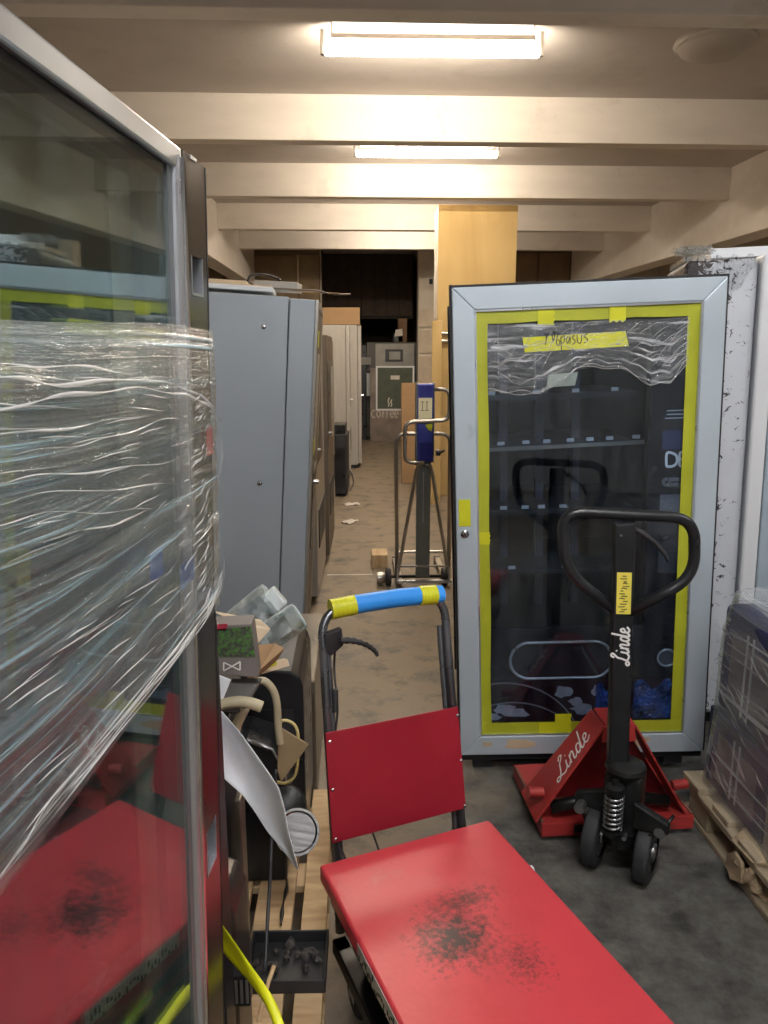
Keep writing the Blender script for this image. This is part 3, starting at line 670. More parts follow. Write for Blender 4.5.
# ------------------------------------------------------------------ red scissor lift cart
def red_cart():
    t = thing('lift_table_cart', 'red scissor lift table cart with a blue foam push handle in the foreground', 'cart', (-.097, 1.671, 0), (0, 0, R(20.5)))
    W, L, Z = .485, .86, .35
    # platform with dirt patches
    top = MB().box(0, W, -L, 0, Z - .045, Z).build('platform', M['red_top'], t, bevel=.008, seg=3)
    MB().box(.02, W - .02, -L + .02, -.02, Z - .10, Z - .045).build('lower_frame', M['red_dk'], t, bevel=.004)
    pl = MB().box(-.0012, 0, -.52, -.27, Z - .043, Z - .006).build('data_plate', mat('printed plate', (.45, .43, .38), .5), top)
    random.seed(5); g = MB()
    for k in range(24):
        y = -.51 + k * .0098; z = random.uniform(Z - .038, Z - .014)
        g.box(-.0020, -.0012, y, y + .006, z - .010, z + random.uniform(-.004, .006))
    g.build('plate_print', M['ink'], pl)
    MB().cyl((W - .002, -.20, Z - .02), (W + .008, -.20, Z - .02), .012, 12).build('side_knob', M['white'], top, smooth=40)
    for x0 in (.06, W - .09):
        MB().bar((x0, -.78, .10), (x0, -.10, Z - .10), .03, .012, (1, 0, 0)).build('scissor_arm', M['red_dk'], t)
        MB().bar((x0 + .02, -.10, .10), (x0 + .02, -.78, Z - .10), .03, .012, (1, 0, 0)).build('scissor_arm', M['red_dk'], t)
    MB().frame_ring(.03, W - .03, -L + .03, .02, .04, .07, .11).build('base_frame', M['red_dk'], t, rot=(R(90), 0, 0), loc=(0, 0, 0)) if False else \
        MB().box(.03, .07, -L + .05, .0, .085, .125).box(W - .07, W - .03, -L + .05, .0, .085, .125).box(.03, W - .03, -.05, .0, .085, .125).box(.03, W - .03, -L + .05, -L + .09, .085, .125).build('base_frame', M['oil'], t, bevel=.004)
    MB().cyl((.10, -.12, .16), (.10, -.45, .16), .035, 16).build('hydraulic_cylinder', M['oil'], t, smooth=40)
    for sx, x in ((-1, .06), (1, W - .06)):
        for y in (-.12, -L + .14):
            c = MB().lathe([(0, -.016), (.045, -.016), (.05, -.010), (.05, .010), (.045, .016), (0, .016)], (x, y, .05), (1, 0, 0), 24).build('caster_wheel', M['rubber'], t, smooth=35)
            MB().box(x - .022, x - .018, y - .02, y + .02, .045, .095).box(x + .018, x + .022, y - .02, y + .02, .045, .095).box(x - .022, x + .022, y - .025, y + .025, .083, .088).build('caster_fork', M['steel'], t)
    # push frame
    def H(u, s): # u across 0..1, s along the sloping posts
        return Vector((.067 + u * .379 + .06 * s, .040 + s * .333, .10 + s * .985))
    path = round_path([H(0, 0), H(0, .81), H(1, .81), H(1, 0)], .075, 8)
    MB().tube(path, .0125, 14).build('push_frame', M['handle_tube'], t, smooth=True)
    inner = [H(.0, .0) + Vector((.016, .012, 0)), H(.0, .72) + Vector((.016, .012, 0))]
    MB().tube(inner, .009, 10).build('brace_tube', M['handle_tube'], t, smooth=40)
    MB().tube([p + Vector((.379 - .032, 0, 0)) for p in inner], .009, 10).build('brace_tube', M['handle_tube'], t, smooth=40)
    # red guard panel riveted to the posts
    q = [H(-.035, .229), H(1.02, .231), H(1.02, .503), H(-.04, .503)]
    off = Vector((0, -.016, 0))
    gp = MB().slab([p + off for p in q], .005).build('guard_panel', M['red_dk'], t, bevel=.0015)
    for u, s in ((0, .239), (0, .36), (0, .48), (1, .239), (1, .36), (1, .48)):
        MB().lathe([(.0055, 0), (.0045, -.002), (0, -.003)], H(u, s) + Vector((-.004 if u == 0 else .004, -.0215, 0)), (0, 1, 0), 12).build('rivet', M['chrome'], gp, smooth=True)
    # foam grip with yellow tape at both ends
    c0, c1 = H(.13, .81), H(.95, .81)
    def seg(a, b, ra, rb, name, m_, parent, wob=0):
        A, B = c0.lerp(c1, a), c0.lerp(c1, b); n = 14
        pts = [A.lerp(B, i / n) + Vector((0, 0, .006 * math.sin(math.pi * (a + (b - a) * i / n)))) for i in range(n + 1)]
        rr = [ra + (rb - ra) * i / n + wob * math.sin(i * 2.3) for i in range(n + 1)]
        return MB().tube(pts, rr, 20).build(name, m_, parent, smooth=60)
    gr = seg(-.06, 1.04, .0265, .0265, 'foam_grip', M['foam'], t)
    seg(-.07, .16, .0285, .0283, 'tape_wrap', M['tape2'], gr, .0010)
    seg(.80, .97, .0285, .0285, 'tape_wrap', M['tape2'], gr, .0010)
    # hand lever and cable on the left post
    b = H(0, .735)
    lv = MB().slab([b + Vector((.0, -.02, .02)), b + Vector((.05, -.02, .03)), b + Vector((.055, -.02, -.02)), b + Vector((.02, -.02, -.045)), b + Vector((0, -.02, -.035))], .022).build('lever_bracket', M['blackm'], t, bevel=.004)
    pts = smooth_line([b + Vector((.04, -.03, .0)), b + Vector((.075, -.035, -.004)), b + Vector((.11, -.04, -.018)), b + Vector((.135, -.042, -.038)), b + Vector((.145, -.042, -.055))], 6)
    MB().tube(pts, [.010 + .0016 * math.sin(i * 2.2) - .0002 * i for i in range(len(pts))], 8).build('release_lever', M['blackm'], t, smooth=True)
    cb = smooth_line([b + Vector((.03, -.015, -.03)), b + Vector((.032, .0, -.10)), H(0, .55) + Vector((.03, 0, 0)), H(0, .45) + Vector((.018, .012, 0)), H(0, .3) + Vector((.02, .02, 0)), (.10, .16, .31), (.12, .10, .22)], 6)
    MB().tube(cb, .0032, 6).build('lever_cable', M['blackm'], t, smooth=True)
    MB().cyl(H(0, .60) + Vector((.026, 0, 0)), H(0, .54) + Vector((.024, .004, 0)), .009, 10).build('cable_adjuster', M['blackm'], t, smooth=40)
    MB().tube(smooth_line([(.11, .165, .33), (.15, .17, .34), (.19, .16, .32), (.21, .12, .25)], 5), .003, 6).build('hydraulic_hose', M['blackm'], t, smooth=True)
    return t

def top_material():
    """scuffed red enamel with a charred looking smudge of dirt on it"""
    m = mat('scuffed red tabletop', (.58, .048, .062), .36, var=.08, scale=3, spec=.5, stain=((.50, .03, .04), 5, .5, .8), bump=.05, bscale=60)
    nt = m.node_tree; N = nt.nodes; L = nt.links; b = N['Principled BSDF']
    src = b.inputs['Base Color'].links[0].from_socket
    tc = N.new('ShaderNodeTexCoord')
    def blob(c, rx, ry, lo, hi, nscale):
        mp = N.new('ShaderNodeMapping'); mp.vector_type = 'POINT'
        mp.inputs['Scale'].default_value = (1 / rx, 1 / ry, 0); mp.inputs['Location'].default_value = (-c[0] / rx, -c[1] / ry, 0)
        L.new(tc.outputs['Object'], mp.inputs[0])
        ln = N.new('ShaderNodeVectorMath'); ln.operation = 'LENGTH'; L.new(mp.outputs[0], ln.inputs[0])
        n = N.new('ShaderNodeTexNoise'); n.inputs['Scale'].default_value = nscale; n.inputs['Detail'].default_value = 9; n.inputs['Roughness'].default_value = .75
        L.new(tc.outputs['Object'], n.inputs[0])
        a = N.new('ShaderNodeMath'); a.operation = 'MULTIPLY_ADD'; a.inputs[1].default_value = -.32; L.new(ln.outputs['Value'], a.inputs[0]); L.new(n.outputs[0], a.inputs[2])
        r = N.new('ShaderNodeMapRange'); r.inputs[1].default_value = lo; r.inputs[2].default_value = hi; L.new(a.outputs[0], r.inputs[0])
        return r.outputs[0]
    for c, rx, ry, lo, hi, ns, colr in (((.20, -.345), .125, .11, .22, .44, 55, (.045, .012, .012)), ((.27, -.25), .16, .07, .30, .50, 60, (.14, .02, .02)),
                                        ((.12, -.10), .12, .05, .36, .56, 30, (.55, .10, .11)), ((.30, -.46), .12, .12, .34, .55, 90, (.15, .02, .025))):
        mx = N.new('ShaderNodeMix'); mx.data_type = 'RGBA'; L.new(blob(c, rx, ry, lo, hi, ns), mx.inputs[0]); L.new(src, mx.inputs[6]); mx.inputs[7].default_value = (*colr, 1); src = mx.outputs[2]
    L.new(src, b.inputs['Base Color']); return m
M['red_top'] = top_material()
M['handle_tube'] = mat('worn grey handle tube', (.17, .175, .19), .28, .8, var=.2)
red_cart()

# ------------------------------------------------------------------ glass door machine at the left, wrapped in film
def left_machine():
    t = thing('glass_door_machine', 'tall silver framed glass door machine banded with clear stretch film at the left edge', 'vending machine', (-.246, .95, 0), (0, R(1.45), R(-5.5)))
    H = 1.83; Y0 = -.93
    m = MB()
    m.box(-.80, -.062, Y0, .11, .06, .10).box(-.80, -.062, Y0, .11, H - .03, H - .004).box(-.80, -.78, Y0, .11, .06, H - .004).box(-.80, -.062, Y0, Y0 + .02, .06, H - .004)
    m.build('body', M['darksteel'], t, bevel=.003)
    MB().box(-.78, -.77, Y0 + .02, -.01, .10, H - .03).box(-.78, -.08, -.02, -.01, .10, H - .03).box(-.78, -.08, Y0 + .02, Y0 + .03, .10, H - .03).build('lining', mat('dark teal lining', (.02, .028, .03), .5), t)
    for x in (-.72, -.14):
        for y in (Y0 + .06, .02): MB().box(x, x + .06, y, y + .06, 0, .06).build('foot', M['blackm'], t)
    for z in (.45, .75, 1.05, 1.35):
        MB().box(-.76, -.12, Y0 + .05, -.04, z, z + .015).build('shelf', M['shelf'], t)
    # side column: dark stainless panel with recessed grips
    sp = MB()
    zz = [0.06, .843, .915, 1.675, 1.722, H]
    for a, b in ((.06, .843), (.915, 1.668), (1.715, H)): sp.box(-.06, .0, .018, .110, a, b)
    for a, b in ((.843, .915), (1.668, 1.715)): sp.box(-.06, -.028, .018, .110, a, b).box(-.06, 0, .006, .040, a, b).box(-.06, 0, .088, .110, a, b)
    s_ = sp.build('side_panel', M['darksteel'], t)
    for a, b in ((.843, .915), (1.668, 1.715)):
        MB().box(-.027, .0005, .040, .0425, a, b).box(-.027, .0005, .0855, .088, a, b).box(-.027, .0005, .040, .088, a - .0, a + .003).build('grip_rim', M['alu'], s_)
    MB().box(-.061, .0006, .108, .1115, .06, H).build('edge_trim', M['gasket'], s_)
    MB().box(-.005, .0012, .045, .07, H - .003, H + .001).build('corner_clip', M['alu'], s_)
    # seam between panels
    MB().box(-.002, .0007, .018, .110, 1.428, 1.432).build('panel_seam', M['gasket'], s_)
    # door
    d = MB().box(-.055, .0, Y0, 0.014, H - .024, H).box(-.055, 0, Y0, 0.014, .06, .085).box(-.055, 0, Y0, Y0 + .03, .085, H - .024).build('door_frame', M['alu'], t, bevel=.003)
    MB().tube([(-.006, .002, .07), (-.006, .002, H - .01)], .0085, 14).build('round_stile', M['alu'], d, smooth=40)
    MB().box(-.05, -.006, -.022, -.006, .085, H - .024).build('inner_stile', mat('grey stile', (.25, .27, .28), .35, .7), d)
    MB().tube([(.001, .012, .07), (.001, .012, H - .01)], .0045, 8).build('edge_bead', M['chrome'], d, smooth=40)
    MB().box(-.012, -.008, Y0 + .03, -.026, .085, H - .024).build('glass_pane', M['glass'], t)
    MB().box(-.040, -.036, Y0 + .03, -.026, .085, H - .024).build('glass_pane', M['glass'], t)
    MB().box(-.04, -.008, Y0 + .03, -.026, H - .034, H - .024).build('gasket', M['gasket'], t)
    MB().box(-.04, -.008, Y0 + .03, -.026, .085, .095).build('gasket', M['gasket'], t)
    return t
left_machine()

def stretch_band():
    """the film wound around the left machine: horizontal creases that gather towards the far corner"""
    T = thing('stretch_film', 'clear crinkled stretch film wound around the left glass door machine', 'plastic wrap', (-.246, .95, 0), (0, R(1.45), R(-5.5)))
    random.seed(21)
    terms = [(random.uniform(8, 70), random.uniform(0, 6.28), random.uniform(.6, 2.2), random.uniform(.2, 1)) for _ in range(22)]
    def prof(s, v):   # s metres along, v across the band
        d = 0
        for f_, p_, sl, a in terms: d += a * math.sin(v * f_ + p_ + s * sl * 3.0)
        return d / 9.0
    # path in plan, local coordinates: front face, round far corner, back
    path = [(.004, -.94), (.004, -.6), (.004, -.3), (.004, -.1), (.005, .0), (.006, .08), (.004, .114), (-.02, .122), (-.10, .121), (-.30, .119), (-.80, .119)]
    cum = [0]
    for a, b in zip(path, path[1:]): cum.append(cum[-1] + math.hypot(a[0] - b[0], a[1] - b[1]))
    def pos(s):
        for i in range(len(path) - 1):
            if s <= cum[i + 1] + 1e-9:
                k = (s - cum[i]) / (cum[i + 1] - cum[i]); a, b = path[i], path[i + 1]
                dx, dy = b[0] - a[0], b[1] - a[1]; l = math.hypot(dx, dy)
                return a[0] + dx * k, a[1] + dy * k, dy / l, -dx / l
        return path[-1][0], path[-1][1], 0, 1
    def fn(u, v):
        s = .94 * (u / .80) if u < .8 else .94 + (cum[-1] - .94) * (u - .8) / .2
        x, y, nx, ny = pos(s)
        zt = 1.625 + .004 * math.sin(s * 9); zb = 1.242 + .006 * math.sin(s * 7 + 1)
        # gather towards the bunch at the far corner
        g = max(0, min(1, (s - .55) / .5)); vv = v + .10 * g * math.sin(v * math.pi) * (.7 - v)
        near = max(0, min(1, (.92 - s) / .55)); vv += .13 * near * math.sin(math.pi * vv) * (.35 + vv * .65)
        z = zb + (zt - zb) * vv
        e = .0055 - .0025 * g
        off = .006 - .003 * g + e * (1 + prof(s, vv)) + .010 * max(0, math.sin(math.pi * v)) * max(0, 1 - abs(s - .3) / .8) + .004 * (1 - g) * max(0, math.sin(s * 6 + v * 20))
        if v > .94: off = .004 + (off - .004) * (1 - v) / .06
        return Vector((x + nx * off, y + ny * off, z))
    MB().grid(fn, 150, 200, uv=True).build('film_sheet', M['film'], T, smooth=True)
    # twisted ropes of film, gathering at the corner
    L_ = T
    def rope(pts, r, mk='strand'):
        P = smooth_line([Vector((p[0], p[1], p[2])) for p in pts], 10)
        n = len(P); q_ = random.uniform(0, 6); rr = [max(.00015, r * (.12 + .88 * abs(math.sin(i * .11 + q_) * math.sin(i * .29 + 2 * q_))) * min(1, (i + 1) / 12, (n - i) / 12)) for i in range(n)]
        P = [p + Vector((0, 0, .0012 * math.sin(i * .5 + q_))) for i, p in enumerate(P)]
        MB().tube(P, rr, 6).build('film_rope', M[mk], L_, smooth=True)
    o = .026
    rope([(o, -.50, 1.590), (o, -.43, 1.583), (o, -.35, 1.576), (o, -.21, 1.575), (o, -.085, 1.560), (o - .004, .0, 1.545), (o - .006, .075, 1.522), (.012, .124, 1.505)], .0024)
    rope([(o, -.50, 1.560), (o, -.43, 1.566), (o, -.33, 1.568), (o, -.21, 1.566), (o, -.09, 1.553), (o, .0, 1.538), (o - .006, .07, 1.516), (.012, .126, 1.498)], .0026)
    rope([(o, -.46, 1.588), (o, -.40, 1.591), (o, -.30, 1.5865), (o, -.22, 1.579)], .0016)
    rope([(o, -.50, 1.553), (o, -.41, 1.546), (o, -.30, 1.543), (o, -.20, 1.541)], .0014)
    rope([(o, -.44, 1.535), (o, -.36, 1.530), (o, -.27, 1.528), (o, -.15, 1.531), (o, -.02, 1.520), (.02, .08, 1.508)], .0010)
    rope([(o, -.47, 1.520), (o, -.41, 1.515), (o, -.28, 1.500), (o, -.14, 1.487), (o, -.03, 1.487)], .0012)
    rope([(o, -.48, 1.506), (o, -.41, 1.502), (o, -.25, 1.478), (o, -.11, 1.459)], .0010)
    rope([(o, -.48, 1.492), (o, -.418, 1.489), (o, -.3, 1.466), (o, -.19, 1.446)], .0011)
    rope([(o, -.48, 1.476), (o, -.42, 1.470), (o, -.33, 1.458), (o, -.24, 1.447)], .0013)
    rope([(o, -.12, 1.376), (o, -.02, 1.378), (.022, .09, 1.384)], .0010)
    for k in range(5):
        z0 = 1.246 + k * .004
        rope([(.010 + .003 * k, -.55 + .02 * k, z0 - .006), (.016, -.38, z0), (.016, -.2, z0 + .001), (.017, -.05, z0 + .006), (.014, .06, z0 + .014), (.008, .124, z0 + .028)], .0012 + .0004 * (k % 3))
    for k in range(12):
        z0 = 1.275 + k * .018; y0 = random.uniform(-.30, -.05)
        rope([(.024, y0, z0 + .002), (.024, y0 + .06, z0), (.024, y0 + .12, z0), (.020, min(.10, y0 + .19), z0 + .004)], random.uniform(.0004, .0008), 'fine_strand')
    g = MB(); rc = random.Random(33)  # broken highlights on the creases, built in as short pale strands
    for k in range(170):
        near = rc.random() < .35
        y0 = rc.uniform(-.48, -.2) if near else min(.09, rc.gauss(-.01, .07)); z0 = rc.uniform(1.26, 1.60); l = rc.uniform(.03, .10) * (1.2 if near else .7)
        sl = rc.uniform(-.12, .02) if near else rc.uniform(-.05, .18) + (1.5 - z0) * .2
        y1 = min(.108, y0 + l); r_ = rc.uniform(.0003, .0010)
        xx = lambda y: .024 - .016 * max(0, min(1, (y + .02) / .09))
        g.tube([(xx(y0), y0, z0), (xx(y0 + (y1 - y0) * .35), y0 + (y1 - y0) * .35, z0 + sl * l * .4 + .001), (xx(y0 + (y1 - y0) * .7), y0 + (y1 - y0) * .7, z0 + sl * l * .7), (xx(y1), y1, z0 + sl * l)], [.00015, r_, r_ * .7, .00015], 4)
    g.build('film_crease', M['strand'], T, smooth=True)['kind'] = 'stuff'
    # loose tail of film at the far corner
    def tail(u, v):
        return Vector((-.035 + .04 * v + .005 * math.sin(u * 9), .124 + .010 * abs(math.sin(u * 5 + v * 4)), 1.50 - u * .25 + .01 * math.sin(v * 7)))
    MB().grid(tail, 30, 10, uv=True).build('film_tail', M['film_vm'], T, smooth=True)
    MB().box(.003, .0042, .075, .104, 1.462, 1.500).build('red_sticker', M['redlabel'], T)
    MB().box(.002, .003, -.145, -.105, 1.352, 1.384).build('blue_sticker', mat('blue sticker', (.02, .09, .33), .5), T)
    MB().box(.002, .003, -.045, .02, 1.312, 1.342).build('blue_sticker', mat('blue sticker', (.02, .09, .33), .5), T)
    return T
stretch_band()

# ------------------------------------------------------------------ blue grey cabinet and the row beyond it
def blue_cabinet():
    t = thing('steel_cabinet', 'large blue grey steel machine with a plain side leaning behind the left pile', 'vending machine', (-.268, 3.609, .035), (0, R(3.4), R(1)))
    H, D, Wd = 1.80, .80, .90
    MB().box(-D, -.135, 0, Wd, .0, H).build('body', M['cab_blue'], t, bevel=.006)
    for x in (-.74, -.22):
        for y in (.06, .8): MB().box(x, x + .05, y, y + .05, -.028, 0).build('foot', M['blackm'], t)
    d = MB().box(-.131, -.012, .003, Wd, .02, H - .006).build('door', M['cab_blue'], t, bevel=.006)
    MB().box(-.012, 0, .03, Wd - .02, .04, H - .04).build('front_panel', M['cab_brown'], d)
    MB().box(-.012, .003, .0, .03, .02, H - .006).box(-.012, .003, Wd - .06, Wd, .02, H - .006).box(-.012, .003, .03, Wd - .06, H - .04, H - .006).build('front_frame', M['cab_silver'], d, bevel=.002)
    MB().box(.0, .002, .2, .55, 1.05, 1.55).build('front_window', M['cab_silver'], d)
    MB().box(.0, .004, .25, .7, .55, .95).build('dispensing_hatch', M['black'], d)
    MB().box(.003, .005, .1, .22, 1.58, 1.66).build('yellow_sticker', M['tape2'], d)
    MB().box(.003, .005, .06, .16, 1.07, 1.14).build('yellow_sticker', M['tape2'], d)
    MB().cyl((.0, .3, .9), (.03, .3, .9), .012, 12).build('handle', M['chrome'], d, smooth=40)
    for z in (1.66, .93):
        MB().lathe([(.013, 0), (.012, -.004), (.006, -.006), (0, -.006)], (-.245, 0, z), (0, 1, 0), 16).build('bolt', M['chrome'], t, smooth=True)
    return t
blue_cabinet()
# clutter on top of the cabinet
topz = 1.86
t = thing('plastic_tray', 'long pale plastic lid lying on top of the blue grey cabinet', 'tray', (-.50, 3.80, 1.872), (0, R(3.4), R(3)))
MB().box(-.25, .12, -.12, .2, 0, .022).build('tray', M['white'], t, bevel=.005)
MB().box(-.24, .11, -.11, .19, .022, .028).build('lip', M['card_lt'], t)
t = thing('metal_bracket', 'small grey metal bracket with a cable on top of the cabinet', 'bracket', (-.40, 3.95, 1.893), (0, R(3.4), R(-6)))
MB().box(-.10, .12, 0, .14, 0, .045).build('bracket_body', mat('grey bracket', (.40, .38, .34), .5), t, bevel=.004)
MB().tube(smooth_line([(-.13, -.02, .0), (-.12, 0, .06), (-.06, .02, .075), (.02, .03, .06), (.03, .0, .05)], 6), .006, 6).build('cable', M['blackm'], t, smooth=True)
t = thing('loose_cables', 'thin brown cables trailing over the top front edge of the cabinet', 'cable', (-.2, 3.75, 1.862))
MB().tube(smooth_line([(-.18, .0, .025), (-.08, .03, .022), (.02, .05, .018), (.10, .10, .006), (.18, .3, .02)], 8), .005, 6).build('cable', M['cab_brown'], t, smooth=True)
MB().tube(smooth_line([(-.10, .06, .022), (0, .10, .015), (.09, .06, .008), (.13, .02, .004)], 8), .004, 6).build('cable', M['card'], t, smooth=True)
t = thing('cardboard_carton', 'low pale carton on top of the cabinet at its left end', 'box', (-.60, 3.86, 1.905), (0, R(3.4), R(2)))
MB().box(-.16, .08, 0, .16, 0, .03).build('carton', M['card_lt'], t, bevel=.003)

def row_machine(name, label, loc, sx, sy, sz, m_, rotz=0, seam=True, extra=None):
    """machine in the far row: its front looks right into the aisle"""
    t = thing(name, label, 'vending machine', loc, (0, 0, rotz), 'machines along the far left row')
    MB().box(-sx, -.05, 0, sy, .05, sz).build('body', m_, t, bevel=.005)
    d = MB().box(-.046, 0, .004, sy - .004, .07, sz - .01).build('door', m_, t, bevel=.004)
    MB().box(-sx + .02, -.08, .02, sy - .02, 0, .05).build('plinth', M['blackm'], t)
    MB().box(0, .003, .08, sy - .3, .9, sz - .2).build('door_window', M['black'], d)
    MB().box(0, .003, sy - .24, sy - .06, .9, sz - .25).build('control_panel', M['cab_silver'], d)
    MB().box(0, .006, .15, sy - .15, .35, .6).build('hatch', M['blackm'], d)
    MB().cyl((.0, .05, 1.0), (.03, .05, 1.0), .012, 10).build('handle', M['chrome'], d)
    return t
row_machine('vending_machine', 'silver machine right behind the blue grey cabinet', (-.24, 4.62, 0), .8, .9, 1.74, M['cab_silver'], R(-1))
row_machine('vending_machine', 'second silver machine behind the blue grey cabinet', (-.20, 5.62, 0), .8, .9, 1.72, M['cab_brown'], R(-1))
row_machine('vending_machine', 'brown machine standing before the low black box in the far row', (-.22, 6.70, 0), .8, .9, 1.70, M['cab_silver'], R(-1))
row_machine('vending_machine', 'off white tall machine in the far row with a brown carton across its top', (-.055, 9.55, 0), .75, .75, 1.905, M['cab_white'])
row_machine('vending_machine', 'last off white machine of the far row, nearest the dark opening', (.095, 10.45, 0), .75, .75, 1.935, M['cab_white'])
t = thing('cardboard_carton', 'long brown cardboard carton lying across the off white far machines', 'box', (-.35, 10.5, 1.94))
MB().box(-.3, .43, 0, .5, 0, .22).build('carton', M['card'], t, bevel=.005)
MB().box(-.3, .43, .24, .27, .2202, .2212).build('tape_seam', M['card_lt'], t)
t = thing('low_black_box', 'low black appliance on the floor at the foot of the far row', 'appliance', (-.09, 8.35, 0), (0, 0, R(-3)))
MB().box(-.2, .0, 0, .45, .03, .70).build('body', M['blackm'], t, bevel=.01)
MB().box(-.18, -.02, -.004, 0, .1, .55).build('front_grille', M['black'], t)
MB().box(-.16, -.02, .05, .4, .70, .80).build('top_unit', M['black'], t, bevel=.01)
MB().tube(smooth_line([(0, .1, .3), (.05, .05, .25), (.07, .0, .15), (.03, -.05, .08)], 6), .008, 6).build('power_cord', M['blackm'], t, smooth=True)
for x in (-.17, -.05):
    for y in (.04, .38): MB().box(x, x + .03, y, y + .03, 0, .03).build('foot', M['blackm'], t)
for x, y, lb, rz in ((-.04, 7.9, 'crumpled white scrap of film on the floor by the black appliance', .3), (-.06, 7.05, 'flat pale paper scrap on the aisle floor near the silver machine', 1.0)):
    random.seed(int(y * 10)); t = thing('paper_scrap', lb, 'scrap', (x, y, .0), (0, 0, rz))
    MB().grid(lambda u, v: Vector(((u - .5) * .16, (v - .5) * .11, .004 + .022 * abs(math.sin(u * 7 + v * 3) * math.sin(v * 6 + u)))), 10, 8).build('scrap_sheet', M['scrap'], t)

# far end: coffee machines and cartons in and before the opening
t = thing('coffee_machine', 'grey coffee vending machine with a small screen at the end of the aisle', 'vending machine', (.74, 14.0, 0))
MB().box(-.52, .50, 0, .6, .05, 1.745).build('body', mat('dark grey machine', (.06, .058, .052), .4, .3), t, bevel=.01)
MB().box(-.48, .48, .05, .5, 0, .05).build('plinth', M['blackm'], t)
fr = MB().box(-.36, .34, -.03, 0, 1.32, 1.72).build('upper_door', mat('grey coffee door', (.22, .21, .185), .4, .3), t, bevel=.006)
MB().box(-.18, .14, -.045, -.03, 1.40, 1.62).build('screen_bezel', M['black'], fr, bevel=.004)
MB().box(-.11, .09, -.048, -.045, 1.44, 1.58).build('screen', mat('grey screen', (.28, .27, .24), .2), fr)
MB().box(.36, .50, -.03, 0, .3, 1.72).build('side_strip', M['black'], t)
t = thing('glass_door', 'loose framed glass door lettered coffee leaning on the machine at the aisle end', 'glass door', (.70, 13.72, 0), (R(4), 0, 0))
MB().box(-.42, .34, .01, .03, .0, 1.30).build('backing_panel', mat('mottled pinkish panel', (.23, .19, .165), .35, .2, var=.3, scale=4), t)
MB().frame_ring(-.32, .36, .55, 1.335, .028, -.01, .01).build('frame', M['white'], t)
MB().box(-.29, .33, -.004, .0, .58, 1.31).build('pane', mat('green grey pane', (.11, .13, .10), .12, .1), t)
COFF = [[(.5, .85), (.25, 1), (0, .5), (.25, 0), (.5, .15)], [(.95, 1), (.7, .5), (.95, 0), (1.2, .5), (.95, 1)], [(1.8, 1), (1.55, .9), (1.5, 0)], [(1.4, .55), (1.7, .55)], [(2.35, 1), (2.1, .9), (2.05, 0)], [(1.95, .55), (2.25, .55)],
        [(2.5, .5), (2.95, .5), (2.75, 1), (2.5, .5), (2.7, 0), (2.95, .15)], [(3.1, .5), (3.55, .5), (3.35, 1), (3.1, .5), (3.3, 0), (3.55, .15)]]
MB().strokes(COFF, .022, (-.40, .008, .42), (1, 0, 0), (0, 0, 1), .135).build('lettering', mat('dim white letters', (.5, .44, .38), .6), t)
MB().strokes([[(0, 0), (.1, .3), (0, .6), (.12, 1)], [(.3, 0), (.4, .25), (.3, .5), (.42, .8)]], .02, (-.10, -.006, .62), (1, 0, 0), (0, 0, 1), .16).build('steam_print', mat('dim white letters', (.6, .55, .48), .6), t)
MB().box(-.06, .1, -.006, -.004, 1.10, 1.17).build('sticker', M['scrap'], t)
t = thing('machine_part', 'black machine column with small grey boxes left of the coffee machine', 'machine part', (.22, 13.9, 0))
MB().box(-.12, .0, 0, .4, 0, 1.70).build('column', M['black'], t, bevel=.01)
MB().box(-.10, .08, -.05, 0, 1.35, 1.48).build('grey_box', mat('dim grey', (.2, .19, .17), .5), t)
MB().box(-.02, .10, -.06, -.0, 1.05, 1.25).build('grey_box', M['blackm'], t); MB().box(.0, .08, -.07, -.06, .8, 1.2).build('white_card', M['tag'], t)
MB().box(.03, .13, -.06, 0, .75, 1.25).build('black_case', M['black'], t, bevel=.01)
t = thing('cardboard_carton', 'brown carton on top of the coffee machine at the aisle end', 'box', (.98, 14.1, 1.745))
MB().box(-.18, -.02, 0, .4, 0, .42).build('carton', mat('dim carton', (.16, .095, .05), .85), t, bevel=.004)
t = thing('small_appliance', 'small black and white device on top of the coffee machine', 'appliance', (.80, 14.1, 1.745))
MB().box(-.09, .09, 0, .3, 0, .16).build('body', M['black'], t, bevel=.01)
MB().slab([(-.07, -.002, .10), (.08, -.002, .12), (.07, -.002, .24), (-.05, -.002, .22)], .01).build('paper_flap', M['scrap'], t)
t = thing('cardboard_sheet', 'tall brown cardboard sheet leaning beside the plywood faced column', 'cardboard', (.72, 9.2, 0), (R(-3), 0, R(4)))
MB().box(-.15, .18, 0, .05, 0, 1.22).build('sheet', M['card'], t, bevel=.004)
t = thing('timber_plank', 'pale wooden plank upright against the plywood faced column', 'plank', (.80, 7.9, 0), (R(-2), 0, 0))
MB().box(0, .10, 0, .03, 0, 1.9).build('plank', M['ply'], t, bevel=.003)

